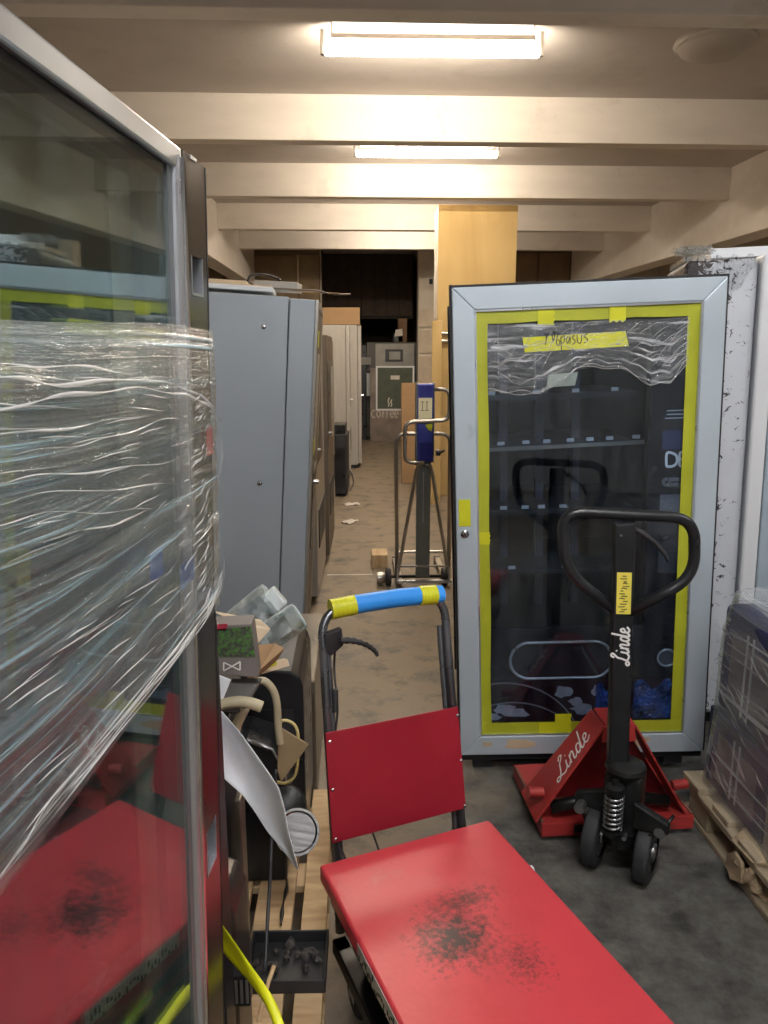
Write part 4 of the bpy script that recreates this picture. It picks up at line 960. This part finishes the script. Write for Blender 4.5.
# ------------------------------------------------------------------ blue headed lift stacker
def stacker():
    Y = 5.05
    t = thing('hand_lift_truck', 'slim steel hand lift truck with a blue mast head standing in the aisle', 'lift truck', (.46, Y, 0))
    X = lambda x: x - .46
    MB().box(X(.415), X(.51), .0, .05, .06, .88).build('mast', M['grey_mast'], t, bevel=.004)
    MB().box(X(.458), X(.464), -.003, 0, .45, .80).build('mast_slot', M['alu'], t)
    h = MB().box(X(.412), X(.520), -.03, .05, .87, 1.385).build('mast_head', M['blue'], t, bevel=.006)
    MB().box(X(.405), X(.412), -.04, .06, .865, 1.392).box(X(.52), X(.527), -.04, .06, .865, 1.392).build('head_cheek', M['grey_mast'], h)
    MB().box(X(.425), X(.507), -.034, -.03, 1.30, 1.375).build('blue_plate', M['blue_dk'], h, bevel=.002)
    MB().box(X(.428), X(.515), -.04, -.03, .88, 1.0).build('blue_plate', M['blue_dk'], h, bevel=.003)
    yl = MB().box(X(.420), X(.510), -.033, -.03, 1.16, 1.295).build('warning_label', M['cream_lab'], h)
    g = MB()
    for x in (.445, .475): g.strokes([[(x - .01, .0), (x + .01, 0)], [(x, 0), (x, -.05)], [(x - .012, -.055), (x + .012, -.055)]], .004, (-.46, -.0335, 1.27), (1, 0, 0), (0, 0, 1), 1)
    g.build('label_print', M['ink'], yl)
    MB().prism([(0, 0), (.02, -.035), (.045, -.045), (.05, .01)], .003, (X(.465), -.032, 1.12), (1, 0, 0), (0, 0, 1)).build('yellow_tag', M['tape2'], h)
    MB().cyl((X(.54), -.01, .93), (X(.57), -.01, .93), .022, 10).cyl((X(.57), -.01, .93), (X(.60), -.01, .945), .008, 8).build('winch_knob', M['black'], t, smooth=40)
    r_ = .014
    s1 = round_path([(X(.525), -.05, 1.352), (X(.622), -.05, 1.352), (X(.622), -.05, 1.150), (X(.330), -.05, 1.140), (X(.330), -.05, .87), (X(.46), -.05, .868)], .06, 6)
    MB().tube(s1, r_, 10).build('grab_handle', M['tube_steel'], t, smooth=True)
    s2 = round_path([(X(.285), .02, .05), (X(.275), .02, 1.055), (X(.640), .02, 1.055), (X(.645), .02, .05)], .07, 6)
    MB().tube(s2, r_, 10).build('outer_frame', M['tube_steel'], t, smooth=True)
    for a, b in ((.415, .285), (.512, .640)):
        MB().tube(smooth_line([(X(.46 + (a - .46) * .3), -.02, .852), (X(a), -.02, .82), (X((a * 2 + b) / 3), -.02, .58), (X(b), -.02, .08)], 6), .012, 8).build('stay', M['tube_steel'], t, smooth=True)
    MB().tube([(X(.28), .03, .235), (X(.645), .03, .235)], .010, 8).build('cross_tube', M['tube_steel'], t)
    MB().bar((X(.28), -.05, .155), (X(.645), -.05, .155), .010, .012).bar((X(.28), -.05, .045), (X(.66), -.05, .045), .03, .02).bar((X(.285), -.05, .05), (X(.285), -.05, .16), .010, .010).bar((X(.64), -.05, .05), (X(.64), -.05, .16), .01, .01).build('guard_frame', M['alu'], t)
    for x in (.30, .62):
        MB().box(X(x) - .02, X(x) + .02, -.04, .62, .03, .055).build('leg', M['tube_steel'], t, bevel=.003)
        wh = MB().lathe([(0, -.02), (.03, -.02), (.03, .02), (0, .02)], (X(x), .55, .03), (1, 0, 0), 16).build('front_roller', M['rubber'], t, smooth=40)
    for x in (.225, .615):
        MB().lathe([(0, -.02), (.055, -.02), (.062, -.01), (.062, .01), (.055, .02), (0, .02)], (X(x), .02, .062), (1, 0, 0), 20).build('wheel', M['rubber'], t, smooth=35)
    MB().lathe([(0, -.03), (.04, -.03), (.045, 0), (.035, .03), (0, .03)], (X(.175), .03, .05), (1, 0, 0), 16).build('axle_cap', M['tube_steel'], t, smooth=40)
    MB().bar((X(.16), .03, .06), (X(.64), .03, .06), .02, .02).build('axle', M['oil'], t)
    return t
stacker()
t = thing('wooden_block', 'low pale wooden board on the floor behind the hand lift truck wheel', 'board', (.12, 5.5, 0))
MB().box(0, .12, 0, .2, 0, .10).build('block', M['pine_x'], t, bevel=.004)

# ------------------------------------------------------------------ splattered white machine at the right
def splatter_machine():
    t = thing('white_machine', 'tall white machine with black splatter on its side at the right edge', 'vending machine', (1.335, 3.02, 0), (0, R(-1.5), R(-14)))
    m = mat('white side with black splatter', (.60, .62, .66), .45, var=.03)
    nt = m.node_tree; N = nt.nodes; L = nt.links; b = N['Principled BSDF']; src = b.inputs['Base Color'].links[0].from_socket
    tc = N.new('ShaderNodeTexCoord'); n = N.new('ShaderNodeTexNoise'); n.inputs['Scale'].default_value = 26; n.inputs['Detail'].default_value = 6; n.inputs['Roughness'].default_value = .7; n.inputs['Distortion'].default_value = .8
    L.new(tc.outputs['Object'], n.inputs[0])
    sx = N.new('ShaderNodeSeparateXYZ'); L.new(tc.outputs['Object'], sx.inputs[0])
    # more splatter towards the left edge
    mr = N.new('ShaderNodeMapRange'); mr.inputs[1].default_value = .02; mr.inputs[2].default_value = .20; mr.inputs[3].default_value = .20; mr.inputs[4].default_value = -.02; L.new(sx.outputs[0], mr.inputs[0])
    ad = N.new('ShaderNodeMath'); L.new(n.outputs[0], ad.inputs[0]); L.new(mr.outputs[0], ad.inputs[1])
    st = N.new('ShaderNodeMapRange'); st.inputs[1].default_value = .585; st.inputs[2].default_value = .61; L.new(ad.outputs[0], st.inputs[0])
    mx = N.new('ShaderNodeMix'); mx.data_type = 'RGBA'; L.new(st.outputs[0], mx.inputs[0]); L.new(src, mx.inputs[6]); mx.inputs[7].default_value = (.03, .02, .02, 1); L.new(mx.outputs[2], b.inputs['Base Color'])
    H = 1.94
    MB().box(0, .265, 0, .5, .06, H).build('side_panel', m, t, bevel=.02, seg=3)
    MB().box(.27, .33, -.03, .5, .06, H + .01).build('door_edge', M['white'], t, bevel=.01)
    MB().box(.335, .90, -.02, .48, .06, H).build('door', mat('pale blue door', (.36, .43, .48), .4), t, bevel=.008)
    MB().box(.345, .37, -.035, -.02, 1.30, 1.36).build('lock', M['black'], t, bevel=.005)
    MB().box(.05, .85, .05, .45, 0, .06).build('plinth', M['blackm'], t)
    # dark torn film hanging over the top corner
    def fl(u, v):
        return Vector((-.02 + u * .28, -.006 - .012 * abs(math.sin(u * 21 + v * 9)), H + .006 - v * (.34 * (1 - u) ** .9 + .02) + .01 * math.sin(u * 30)))
    MB().grid(fl, 40, 20, uv=True).build('torn_film', M['film_dark'], t, smooth=True)
    MB().box(.0, .1, .05, .4, H + .002, H + .02).build('top_wrap', M['film_box'], t)
    return t
def dark_film():
    m = film('dark smeared film', .10, 1.0, (26, 4), .5, .5)
    for n in m.node_tree.nodes:
        if n.type == 'BSDF_PRINCIPLED': n.inputs['Base Color'].default_value = (.03, .02, .018, 1); n.inputs['Roughness'].default_value = .5; n.inputs['Specular IOR Level'].default_value = .3
        if n.type == 'MAP_RANGE' and abs(n.inputs[1].default_value - .5) < .01: n.inputs[1].default_value = .44; n.inputs[2].default_value = .56
    return m
M['film_dark'] = dark_film()
splatter_machine()
t = thing('crumpled_film', 'bunch of crumpled clear film on top behind the taped machine', 'plastic wrap', (1.38, 3.2, 1.965))
random.seed(2)
bmf = MB()
for k in range(5): bmf.grid(lambda u, v: Vector((-.06 + u * .13 + .01 * math.sin(v * 9 + k), -.06 + v * .12, .012 + k * .006 + .016 * abs(math.sin(u * 11 + k) * math.cos(v * 8 - k)))), 12, 8, uv=True)
bmf.build('film_bunch', M['film_vm'], t, smooth=True)
t = thing('white_board', 'white flat panel resting on top of the splattered machine', 'panel', (1.62, 3.20, 1.975), (0, R(-1.5), R(-14)))
MB().box(-.15, .50, 0, .25, 0, .04).build('panel', M['white'], t, bevel=.003)

# ------------------------------------------------------------------ wrapped pallet at the right
def pallet(name, label, loc, rotz, boards_x, length, depth, m_b, m_c, blocks=True, bw_=.1):
    """wooden pallet: deck boards across, three stringer boards, blocks, bottom boards"""
    t = thing(name, label, 'pallet', loc, (0, 0, rotz))
    return t
def right_pallet():
    t = thing('wooden_pallet', 'worn wooden pallet with a splintered corner under the wrapped goods', 'pallet', (1.155, 2.40, 0), (0, 0, R(1)))
    L, D = 1.2, .8    # along -y, along +x
    rnd = random.Random(8)
    for i, y in enumerate((0, -.20, -.385, -.56, -.74, -.92, -1.10)):
        bwid = .10 if i else .12
        o = MB().box(0 + rnd.uniform(-.006, .006), D, y - bwid, y, .122, .144).build('deck_board', M['pine_old'], t, bevel=.003)
    for x in (.0, .34, .68):
        MB().box(x, x + .11, -L, -.0, .100, .122).build('stringer_board', M['pine_old'], t, bevel=.003)
        MB().box(x, x + .10, -L, -.0, 0, .022).build('bottom_board', M['pine_old'], t, bevel=.003)
        for y in (-.12, -.44, -1.12):
            if x == 0 and y == -.44: continue
            MB().box(x + .005, x + .10, y - .06, y + .075, .022, .100).build('block', M['pine_old'], t, bevel=.004)
    # splintered block and lifted sliver at the near left
    def spl(u, v):
        a = u * 2 * math.pi; r = 1 + .22 * math.sin(a * 3 + v * 5) + .12 * math.sin(a * 7 - v * 9)
        return Vector((.035 + math.cos(a) * .05 * r, -.42 + math.sin(a) * .07 * r, .022 + v * (.078 + .015 * math.sin(a * 5))))
    MB().grid(spl, 24, 8).build('splintered_block', M['splinter'], t)
    MB().slab([(-.012, -.36, .124), (.04, -.34, .15), (.035, -.42, .155), (.02, -.50, .145), (-.01, -.48, .132)], .01).build('lifted_sliver', M['splinter'], t)
    MB().slab([(-.012, -.37, .08), (-.022, -.38, .05), (-.026, -.42, .03), (-.016, -.46, .05), (-.010, -.44, .10), (-.012, -.40, .11)], .012).build('lifted_sliver', M['splinter'], t)
    return t
right_pallet()
def wrapped_load():
    # cartons under the wrap: each a thing
    specs = [('navy carton with a pale double stripe in the wrapped load', .0, .30, -.40, -.02, .150, .42, 'navy'),
             ('navy carton on top at the far left of the wrapped load', .01, .31, -.39, -.03, .425, .79, 'navy'),
             ('tan carton low in the middle of the wrapped load', .0, .30, -.72, -.405, .150, .50, 'tancarton'),
             ('tan carton high in the middle of the wrapped load', .0, .30, -.71, -.41, .505, .80, 'tancarton'),
             ('navy printed carton at the near end of the wrapped load', .0, .30, -1.08, -.73, .150, .80, 'navy'),
             ('grey printed carton at the back of the wrapped load', .33, .75, -.50, -.05, .150, .79, 'greyprint'),
             ('grey printed carton at the back near end of the wrapped load', .33, .75, -1.08, -.52, .150, .80, 'greyprint')]
    ox, oy = 1.205, 2.375
    for i, (lb, x0, x1, y0, y1, z0, z1, mk) in enumerate(specs):
        t = thing('wrapped_carton', lb, 'box', (ox + x0, oy + y0, z0), group='cartons under the clear wrap at the right')
        w_, d_, h_ = x1 - x0, y1 - y0, z1 - z0
        MB().box(0, w_, 0, d_, 0, h_).build('carton', M[mk], t, bevel=.025 if z1 > .7 and mk == 'navy' else .006, seg=3)
        if mk == 'navy':
            MB().box(-.001, 0, d_ * .15, d_ * .8, h_ * .15, h_ * .75).build('printed_panel', M['greyprint'], t)
            if i < 2:
                for k in range(2): MB().box(-.002, -.001, d_ * .42 + k * .035, d_ * .42 + .012 + k * .035, h_ * .1, h_ * .85).build('pale_stripe', M['tag'], t)
        else:
            MB().box(-.001, 0, 0, d_, h_ - .03, h_ - .024).build('tape_seam', M['card_lt'], t)
    T = thing('pallet_wrap', 'crinkled clear wrap stretched around the cartons on the right pallet', 'plastic wrap', (1.19, 2.39, .146))
    W_, L_, H_, rc = .83, 1.16, .69, .05
    random.seed(9); terms = [(random.uniform(10, 60), random.uniform(0, 6), random.uniform(5, 20)) for _ in range(14)]
    per = [(0, 0), (W_, 0), (W_, -L_), (0, -L_)]
    plan = [p for p in round_path([Vector((p[0], p[1], 0)) for p in per], .09, 8, closed=True)]
    # densify
    dens = []
    for i, p in enumerate(plan):
        q = plan[(i + 1) % len(plan)]; n = max(1, int((q - p).length / .02))
        for k in range(n): dens.append(p.lerp(q, k / n))
    N_ = len(dens); cx, cy = W_ / 2, -L_ / 2
    def fn(u, v):
        p = dens[int(round(u * N_)) % N_]
        d = Vector((p.x - cx, p.y - cy, 0)); d.normalize()
        wr = sum(math.sin(u * N_ * .02 * f_ * .4 + v * g_ + p_) for f_, p_, g_ in terms) / 14
        if v < .84:
            z = v / .84 * H_; sh = .006 * math.sin(v * 3)
            tp = .028 * (v / .84) + .02 * max(0, (v - .6) / .24) ** 2; q = p - d * tp + d * wr * .008
            return Vector((q.x, q.y, z - .02 * (1 - min(1, v * 8)) * abs(wr) * 3))
        k = (v - .84) / .16
        q = p - d * (.048 + k * .30) + d * wr * .01
        return Vector((q.x, q.y, H_ + .03 * math.sin(k * math.pi / 2) + wr * .03 * k + .02 * k))
    MB().grid(fn, N_, 60, uv=True).build('wrap_skin', M['film_box'], T, smooth=True)
    cap = MB().grid(lambda u, v: Vector((.22 + u * .39, -.9 + v * .68, H_ + .03 + .02 * math.sin(u * 17 + v * 9) * math.sin(v * 15))), 30, 40, uv=True).build('wrap_top', M['film_vm'], T, smooth=True)
    # long diagonal creases
    g = MB(); rnd = random.Random(4)
    for k in range(90):
        y = -rnd.uniform(.02, 1.0); z = rnd.uniform(.05, .62); l = rnd.uniform(.04, .14)
        x = -.008 + .034 * z
        g.tube([(x, y, z), (x - .002, y - l * .5, z - l * .22), (x, y - l, z - l * .5)], [.0003, .0009, .0003], 4)
    g.build('film_crease', M['strand'], T, smooth=True)['kind'] = 'stuff'
wrapped_load()

# ------------------------------------------------------------------ left pile: pallet and what lies on it
def left_pallet():
    t = thing('wooden_pallet', 'pale wooden pallet on the floor between the left machine and the red cart', 'pallet', (-.375, 2.34, 0))
    L = 1.25
    for x0, x1 in ((-.02, .08), (.10, .20), (.225, .29)):
        MB().box(x0, x1, -L, 0, .118, .140).build('deck_board', M['pine'], t, bevel=.002)
    for y in (-.12, -.40, -.70, -1.22):
        MB().box(-.04, .29, y - .05, y + .05, .096, .118).build('cross_board', M['pine_x'], t, bevel=.002)
        for x in (-.03, .11, .22):
            MB().box(x, x + .07, y - .045, y + .045, .02, .096).build('block', M['pine'], t, bevel=.002)
    for x0 in (-.03, .11, .22):
        MB().box(x0, x0 + .07, -L, 0, 0, .02).build('bottom_board', M['pine'], t, bevel=.002)
    return t
left_pallet()

def pile():
    # black machine standing on the pallet
    t = thing('black_appliance', 'black box shaped appliance with a rounded shoulder standing on the left pallet', 'appliance', (-.335, 2.05, .141))
    MB().prism([(0, 0), (.18, 0), (.18, .505), (.17, .54), (.145, .555), (0, .565)], .38, (0, .38, 0), (1, 0, 0), (0, 0, 1)).build('body', M['black'], t, bevel=.006)
    MB().box(.03, .15, -.004, .0, .10, .44).build('front_panel', M['blackm'], t)
    MB().cyl((.06, -.004, .54), (.06, -.016, .54), .010, 12).build('knob', M['chrome'], t, smooth=40)
    t = thing('metal_cabinet', 'low taupe sheet metal cabinet at the foot of the blue grey machine', 'cabinet', (-.60, 2.46, 0))
    MB().box(0, .455, 0, .70, .02, .48).build('body', M['taupe'], t, bevel=.008)
    MB().box(.02, .43, .02, .5, 0, .02).build('plinth', M['blackm'], t)
    MB().box(.40, .452, -.003, 0, .1, .44).build('edge_panel', M['taupe'], t)
    t = thing('black_crate', 'plain black plastic crate under the green printed box beside the left machine', 'crate', (-.42, 1.50, .141))
    MB().box(0, .135, 0, .22, 0, .012).box(0, .135, 0, .006, .012, .655).box(0, .135, .214, .22, .012, .655).box(0, .006, .006, .214, .012, .655).box(.129, .135, .006, .214, .012, .655).build('crate', M['blackm'], t, bevel=.002)
    MB().box(-.004, .139, -.004, .002, .635, .655).build('rim', M['blackm'], t, bevel=.001)
    # black cup
    c = at(298, 655, 2.66)
    t = thing('black_cup', 'round black plastic rim of a container at the top right of the left pile', 'container', (c.x - .005, 2.66, .48))
    MB().lathe([(0, .002), (.035, .002), (.040, .07), (.046, .08), (.050, .075), (.050, .065)], (0, 0, 0), (0, 0, 1), 28).build('cup', M['blackm'], t, smooth=40)
    # translucent bins
    def bin_(name, label, loc, rot, sx, sy, sz, tab=False, group=None):
        t = thing(name, label, 'plastic bin', loc, rot)
        w_ = .003; tp = .012
        m = MB()
        def wall(a, b, c_, d_):
            m.slab([a, b, c_, d_], w_)
        b0 = [(tp, tp, 0), (sx - tp, tp, 0), (sx - tp, sy - tp, 0), (tp, sy - tp, 0)]; b1 = [(0, 0, sz), (sx, 0, sz), (sx, sy, sz), (0, sy, sz)]
        wall(*b0)
        for i in range(4): wall(b0[i], b0[(i + 1) % 4], b1[(i + 1) % 4], b1[i])
        m.build('bin_body', M['poly'], t)
        MB().tube(round_path([Vector(p) for p in b1], .012, 3, closed=True), .004, 6, closed=True).build('rim', M['poly_rim'], t, smooth=True)
        if tab:
            MB().box(sx - .01, sx + .028, sy * .2, sy * .8, sz * .4, sz * .95).build('handle', M['poly_rim'], t, bevel=.006)
        return t
    M['poly_rim'] = mat('frosted plastic rim', (.60, .66, .66), .3)
    bin_('plastic_container', 'clear plastic container tipped against the cabinet with a pale cap', at(221, 622, 2.12), (R(-100), R(-38), R(8)), .145, .11, .10, tab=True)
    bin_('plastic_container', 'clear plastic container lying on its side at the right of the pile', at(248, 632, 1.99), (R(-105), R(-36), R(-5)), .125, .075, .075)
    # carton with green leaf picture, facing the camera
    def flat_box(name, label, cat, corners, y, th, m_, extra=None, dz=0):
        P_ = [at(px, py, y + k) for px, py, k in corners]; o = sum(P_, Vector()) / len(P_)
        t = thing(name, label, cat, o)
        P_ = [p - o for p in P_]
        body = MB().slab(P_, th).build('panel', m_, t, bevel=min(.002, abs(th) * .3))
        return t, P_
    t, q = flat_box('printed_box', 'grey box with a green leaf picture and a white cross mark on the pile', 'box', [(205, 626, 0), (251, 624, 0), (258, 678, 0), (205, 674, 0)], 1.55, .06, M['greyprint'])
    n_ = -(q[1] - q[0]).cross(q[3] - q[0]).normalized()
    if n_.y > 0: n_ = -n_
    nt_ = lambda a, b: q[0].lerp(q[1], a).lerp(q[3].lerp(q[2], a), b) + n_ * .0015
    M['leafprint'] = mat('green leaf print', (.06, .06, .05), .5, var=.6, scale=90, stain=((.07, .22, .03), 110, .48, .60))
    MB().slab([nt_(.05, .08), nt_(1, .04), nt_(1, .60), nt_(.05, .62)], .0008).build('leaf_picture', M['leafprint'], t)
    MB().slab([nt_(.0, -.02), nt_(.5, -.03), nt_(.45, .10), nt_(.0, .10)], .0012).build('crimson_print', M['magenta'], t)
    ux = (q[1] - q[0]).normalized(); uy = (q[0] - q[3]).normalized()
    MB().strokes([[(0, 0), (1.6, .9)], [(0, .9), (1.6, 0)], [(1.6, 0), (1.6, .9)], [(0, 0), (0, .9)]], .003, nt_(.36, .90) , ux, uy, .022, .001).build('cross_mark', M['white_ink'], t)
    # cardboard flaps
    flat_box('cardboard_piece', 'pale folded cardboard strip above the green printed box', 'cardboard', [(214, 612, 0), (262, 621, .02), (271, 629, .02), (256, 646, 0), (245, 628, 0)], 1.80, .03, M['card_lt'])
    flat_box('cardboard_piece', 'brown cardboard flap beside the green printed box', 'cardboard', [(252, 645, 0), (275, 643, .05), (285, 648, .05), (262, 668, 0), (254, 668, 0)], 1.72, .04, M['card'])
    flat_box('leaflet_stack', 'small stack of leaflets with a yellow and pink edge over the black appliance', 'papers', [(258, 667, 0), (288, 659, .06), (290, 666, .06), (260, 675, 0)], 1.86, .02, M['card_lt'])
    flat_box('yellow_strip', 'short yellow plastic strip on the leaflets', 'strip', [(263, 665, 0), (276, 661, 0), (277, 665, 0), (264, 670, 0)], 1.855, .004, M['tape2'])
    # dark glossy plate under the box
    flat_box('dark_plate', 'dark glossy plate slanting below the green printed box', 'plate', [(232, 678, .05), (262, 678, .05), (243, 712, 0), (210, 712, 0)], 1.52, .012, mat('dark glossy plate', (.12, .11, .10), .2, .4))
    flat_box('white_sheet', 'short white card showing left of the dark plate', 'paper', [(212, 672, 0), (231, 680, 0), (222, 702, 0), (205, 700, 0)], 1.50, .002, M['paper'])
    # bent beige tubes
    def bent(label, pts, r, m_, y):
        P_ = smooth_line([at(px, py, y + k) for px, py, k in pts], 7); o = P_[0].copy()
        t = thing('bent_tube', label, 'tube', o); MB().tube([p - o for p in P_], r, 12).build('tube', m_, t, smooth=True); return t
    bent('thick beige bent tube arching in front of the black appliance', [(254, 682, 0), (264, 681, 0), (273, 690, 0), (277, 705, 0), (278, 725, 0), (280, 744, 0)], .009, M['beige'], 1.66)
    bent('short thick beige tube lying level above the white paper', [(214, 706, 0), (235, 702, 0), (250, 703, 0), (262, 707, 0)], .012, M['beige'], 1.50)
    bent('beige flat leg slanting under the level tube', [(245, 708, 0), (238, 722, 0), (234, 735, 0)], .011, M['beige'], 1.53)
    bent('thin yellowish hose looping beside the brown cardboard square', [(276, 722, 0), (288, 721, 0), (297, 730, .0), (298, 755, 0), (295, 775, 0), (286, 783, 0), (277, 782, 0)], .0042, M['hose'], 1.80)
    flat_box('cardboard_piece', 'brown square of cardboard hanging on its corner before the black appliance', 'cardboard', [(279, 727, .0), (309, 745, .0), (281, 783, 0), (277, 770, 0)], 1.74, .006, mat('olive cardboard', (.26, .19, .10), .8))
    # black curved housings
    def shell(name, label, cat, o, rx, ry, rz, m_, rot=(0, 0, 0)):
        t = thing(name, label, cat, o, rot)
        MB().grid(lambda u, v: Vector((rx * math.cos(u * 2 * math.pi) * math.cos((v - .0) * math.pi / 2) ** .5 if v < 1 else 0, ry * math.sin(u * 2 * math.pi) * (math.cos(v * math.pi / 2) ** .5 if v < 1 else 0), rz * math.sin(v * math.pi / 2))), 28, 10).build('shell', m_, t, smooth=True)
        return t
    t = thing('black_housing', 'black machine housing with a curved front edge behind the white paper', 'machine part', (-.285, 1.88, .141))
    MB().prism([(-.05, 0), (.085, 0), (.098, .25), (.09, .34), (.06, .41), (-.01, .44), (-.05, .44)], .14, (0, .14, 0), (1, 0, 0), (0, 0, 1)).build('housing', M['black'], t, bevel=.012, seg=3)
    MB().tube([(.088, -.006, .12), (.096, -.006, .25), (.088, -.006, .345), (.057, -.006, .41), (.0, -.006, .435)], .004, 8).build('front_bead', M['steel'], t, smooth=True)
    t = thing('dark_casing', 'upright dark metal panel with a rounded top under the white paper', 'panel', (-.292, 1.27, .141), (0, 0, R(-4)))
    MB().prism([(0, 0), (.055, 0), (.055, .40), (.04, .44), (.01, .45), (0, .45)], .12, (0, .12, 0), (1, 0, 0), (0, 0, 1)).build('panel', M['taupe_dk'], t, bevel=.008)
    MB().box(.006, .030, -.003, 0, .0, .34).build('dark_slot', M['ink'], t)
    MB().cyl((.045, -.002, .30), (.045, -.006, .30), .004, 10).build('screw', M['chrome'], t)
    # black flat box standing right of left machine
    t = thing('black_board', 'tall narrow black board upright beside the left glass door machine', 'board', (-.268, 1.16, 0), (0, 0, R(-5)))
    MB().box(0, .030, 0, .06, 0, 1.16).build('board', M['black'], t, bevel=.002)
    t = thing('brown_board', 'narrow brown steel panel next to the upright black board', 'panel', (-.225, 1.50, .141))
    MB().box(-.045, -.030, 0, .06, 0, .50).build('panel', M['taupe'], t, bevel=.004)
    # white paper sheet hanging over
    edgeL = [(212, 706), (214, 745), (222, 776), (243, 795), (254, 810), (268, 832), (282, 848), (297, 869)]
    edgeR = [(222, 712), (240, 733), (256, 755), (270, 775), (279, 789), (285, 812), (288, 832), (298, 869)]
    def ev(e, v):
        k = v * (len(e) - 1); i = min(int(k), len(e) - 2); f_ = k - i
        return e[i][0] + (e[i + 1][0] - e[i][0]) * f_, e[i][1] + (e[i + 1][1] - e[i][1]) * f_
    o = at(250, 760, 1.45)
    t = thing('paper_sheet', 'white paper sheet curling down to a point over the left pile', 'paper', o)
    def pf(u, v):
        a = ev(edgeL, v); b = ev(edgeR, v); return at(a[0] + (b[0] - a[0]) * u, a[1] + (b[1] - a[1]) * u, 1.37 + .06 * math.sin(u * 2.6 + v * 1.2) + .05 * v) - o
    s = MB().grid(pf, 14, 30).build('sheet', M['paper'], t, smooth=True); md = s.modifiers.new('th', 'SOLIDIFY'); md.thickness = .0012
    # stainless round lid
    c = at(297, 832, 1.70)
    t = thing('steel_plate', 'round shiny steel plate leaning at the foot of the left pile', 'plate', c, (R(48), R(12), 0))
    MB().lathe([(0, .002), (.046, .003), (.050, .006), (.056, .006), (.056, 0), (0, -.0)], (0, 0, 0), (0, 0, 1), 40).build('plate', mat('dull polished steel', (.13, .13, .13), .22, 1., var=.3, stretch=(1, 12, 1)), t, smooth=20)
    c2 = at(285, 808, 1.84)
    t = thing('dark_disc', 'dark round dial behind the shiny steel plate', 'disc', c2, (R(60), R(10), 0))
    MB().lathe([(0, .02), (.035, .02), (.055, .012), (.060, 0), (.060, -.01), (0, -.01)], (0, 0, 0), (0, 0, 1), 32).build('disc', M['oil'], t, smooth=35)
    # clear curled plastic by the lid
    # black tray with rubble on pallet
    t = thing('black_tray', 'shallow black plastic tray with grey rubble on the left pallet', 'tray', (-.268, 1.50, .141), (0, 0, R(-1)))
    MB().box(0, .19, 0, .16, 0, .004).box(0, .19, 0, .006, 0, .035).box(0, .19, .154, .16, 0, .035).box(0, .006, 0, .16, 0, .035).box(.184, .19, 0, .16, 0, .035).build('tray', M['blackm'], t, bevel=.002)
    rnd = random.Random(6)
    for k in range(26):
        cx, cy = (rnd.gauss(.04, .014), rnd.gauss(.09, .022)) if k % 2 else (rnd.gauss(.13, .022), rnd.gauss(.10, .022))
        cx = min(max(cx, .018), .172); cy = min(max(cy, .018), .142); r_ = rnd.uniform(.006, .016)
        tt = thing('rubble_chip', 'grey chip of rubble lying in the black tray', 'rubble', (-.268 + cx, 1.50 + cy, .146 + r_ * .5), (rnd.uniform(0, 3), rnd.uniform(0, 3), rnd.uniform(0, 3)), 'rubble in the black tray')
        b = MB(); bmesh.ops.create_icosphere(b.bm, subdivisions=1, radius=r_)
        for v in b.bm.verts: v.co *= rnd.uniform(.6, 1.2)
        b.build('chip', M['tyre_grime'], tt)
    # cables
    P_ = smooth_line([at(276, 770, 1.60), at(272, 830, 1.58), at(270, 880, 1.50), at(267, 930, 1.42), at(265, 970, 1.36)], 8)
    t = thing('black_cable', 'black cable hanging straight down in front of the left pallet', 'cable', P_[0]); MB().tube([p - P_[0] for p in P_], .004, 8).build('cable', M['blackm'], t, smooth=True)
    P_ = smooth_line([at(284, 868, 1.93), at(287, 885, 1.86), at(283, 905, 1.78), at(281, 925, 1.7)], 6)
    t = thing('grey_cable', 'thin twisted grey wire lying between the pallet boards', 'cable', P_[0]); MB().tube([p - P_[0] for p in P_], [.004 + .002 * math.sin(i) for i in range(len(P_))], 6).build('wire', M['oil'], t, smooth=True)
    P_ = smooth_line([at(274, 966, 1.34), at(266, 990, 1.30), at(258, 1022, 1.26)], 6)
    t = thing('wood_stick', 'thin pale stick leaning behind the yellow ribbon', 'stick', P_[0]); MB().tube([p - P_[0] for p in P_], .005, 6).build('stick', M['pine'], t, smooth=True)
    # steel clip pieces low at the machine foot
    t = thing('steel_fitting', 'small slotted steel fitting on the floor behind the yellow ribbon', 'fitting', at(240, 985, 1.22))
    MB().box(-.02, .02, -.01, .02, -.04, .03).build('fitting_body', M['oil'], t, bevel=.003)
    for k in range(4): MB().box(-.018 + k * .010, -.013 + k * .010, -.012, -.010, -.03, .02).build('fin', M['steel'], t)
    # yellow ribbon
    ctr = smooth_line([at(207, 918, 1.10), at(222, 938, 1.12), at(240, 962, 1.13), at(258, 984, 1.12), at(272, 1006, 1.10), at(284, 1040, 1.06)], 8)
    o = ctr[0].copy()
    t = thing('yellow_ribbon', 'bright yellow plastic ribbon arching at the foot of the left machine', 'ribbon', o)
    def rb(u, v):
        k = v * (len(ctr) - 1); i = min(int(k), len(ctr) - 2); p = ctr[i].lerp(ctr[i + 1], k - i)
        return p - o + Vector((.016 * (u - .5) * 2 * (.75 + .4 * math.sin(v * 5)), .010 * math.sin(u * 3 + v * 4), .012 * (u - .5)))
    s = MB().grid(rb, 6, 40).build('ribbon', M['ribbon'], t, smooth=True); md = s.modifiers.new('th', 'SOLIDIFY'); md.thickness = .001
M['taupe_dk'] = mat('dark taupe metal', (.06, .05, .045), .3, .6, var=.2)
M['ribbon'] = mat('bright yellow ribbon', (.80, .80, .01), .4, var=.05)
pile()
# label finished
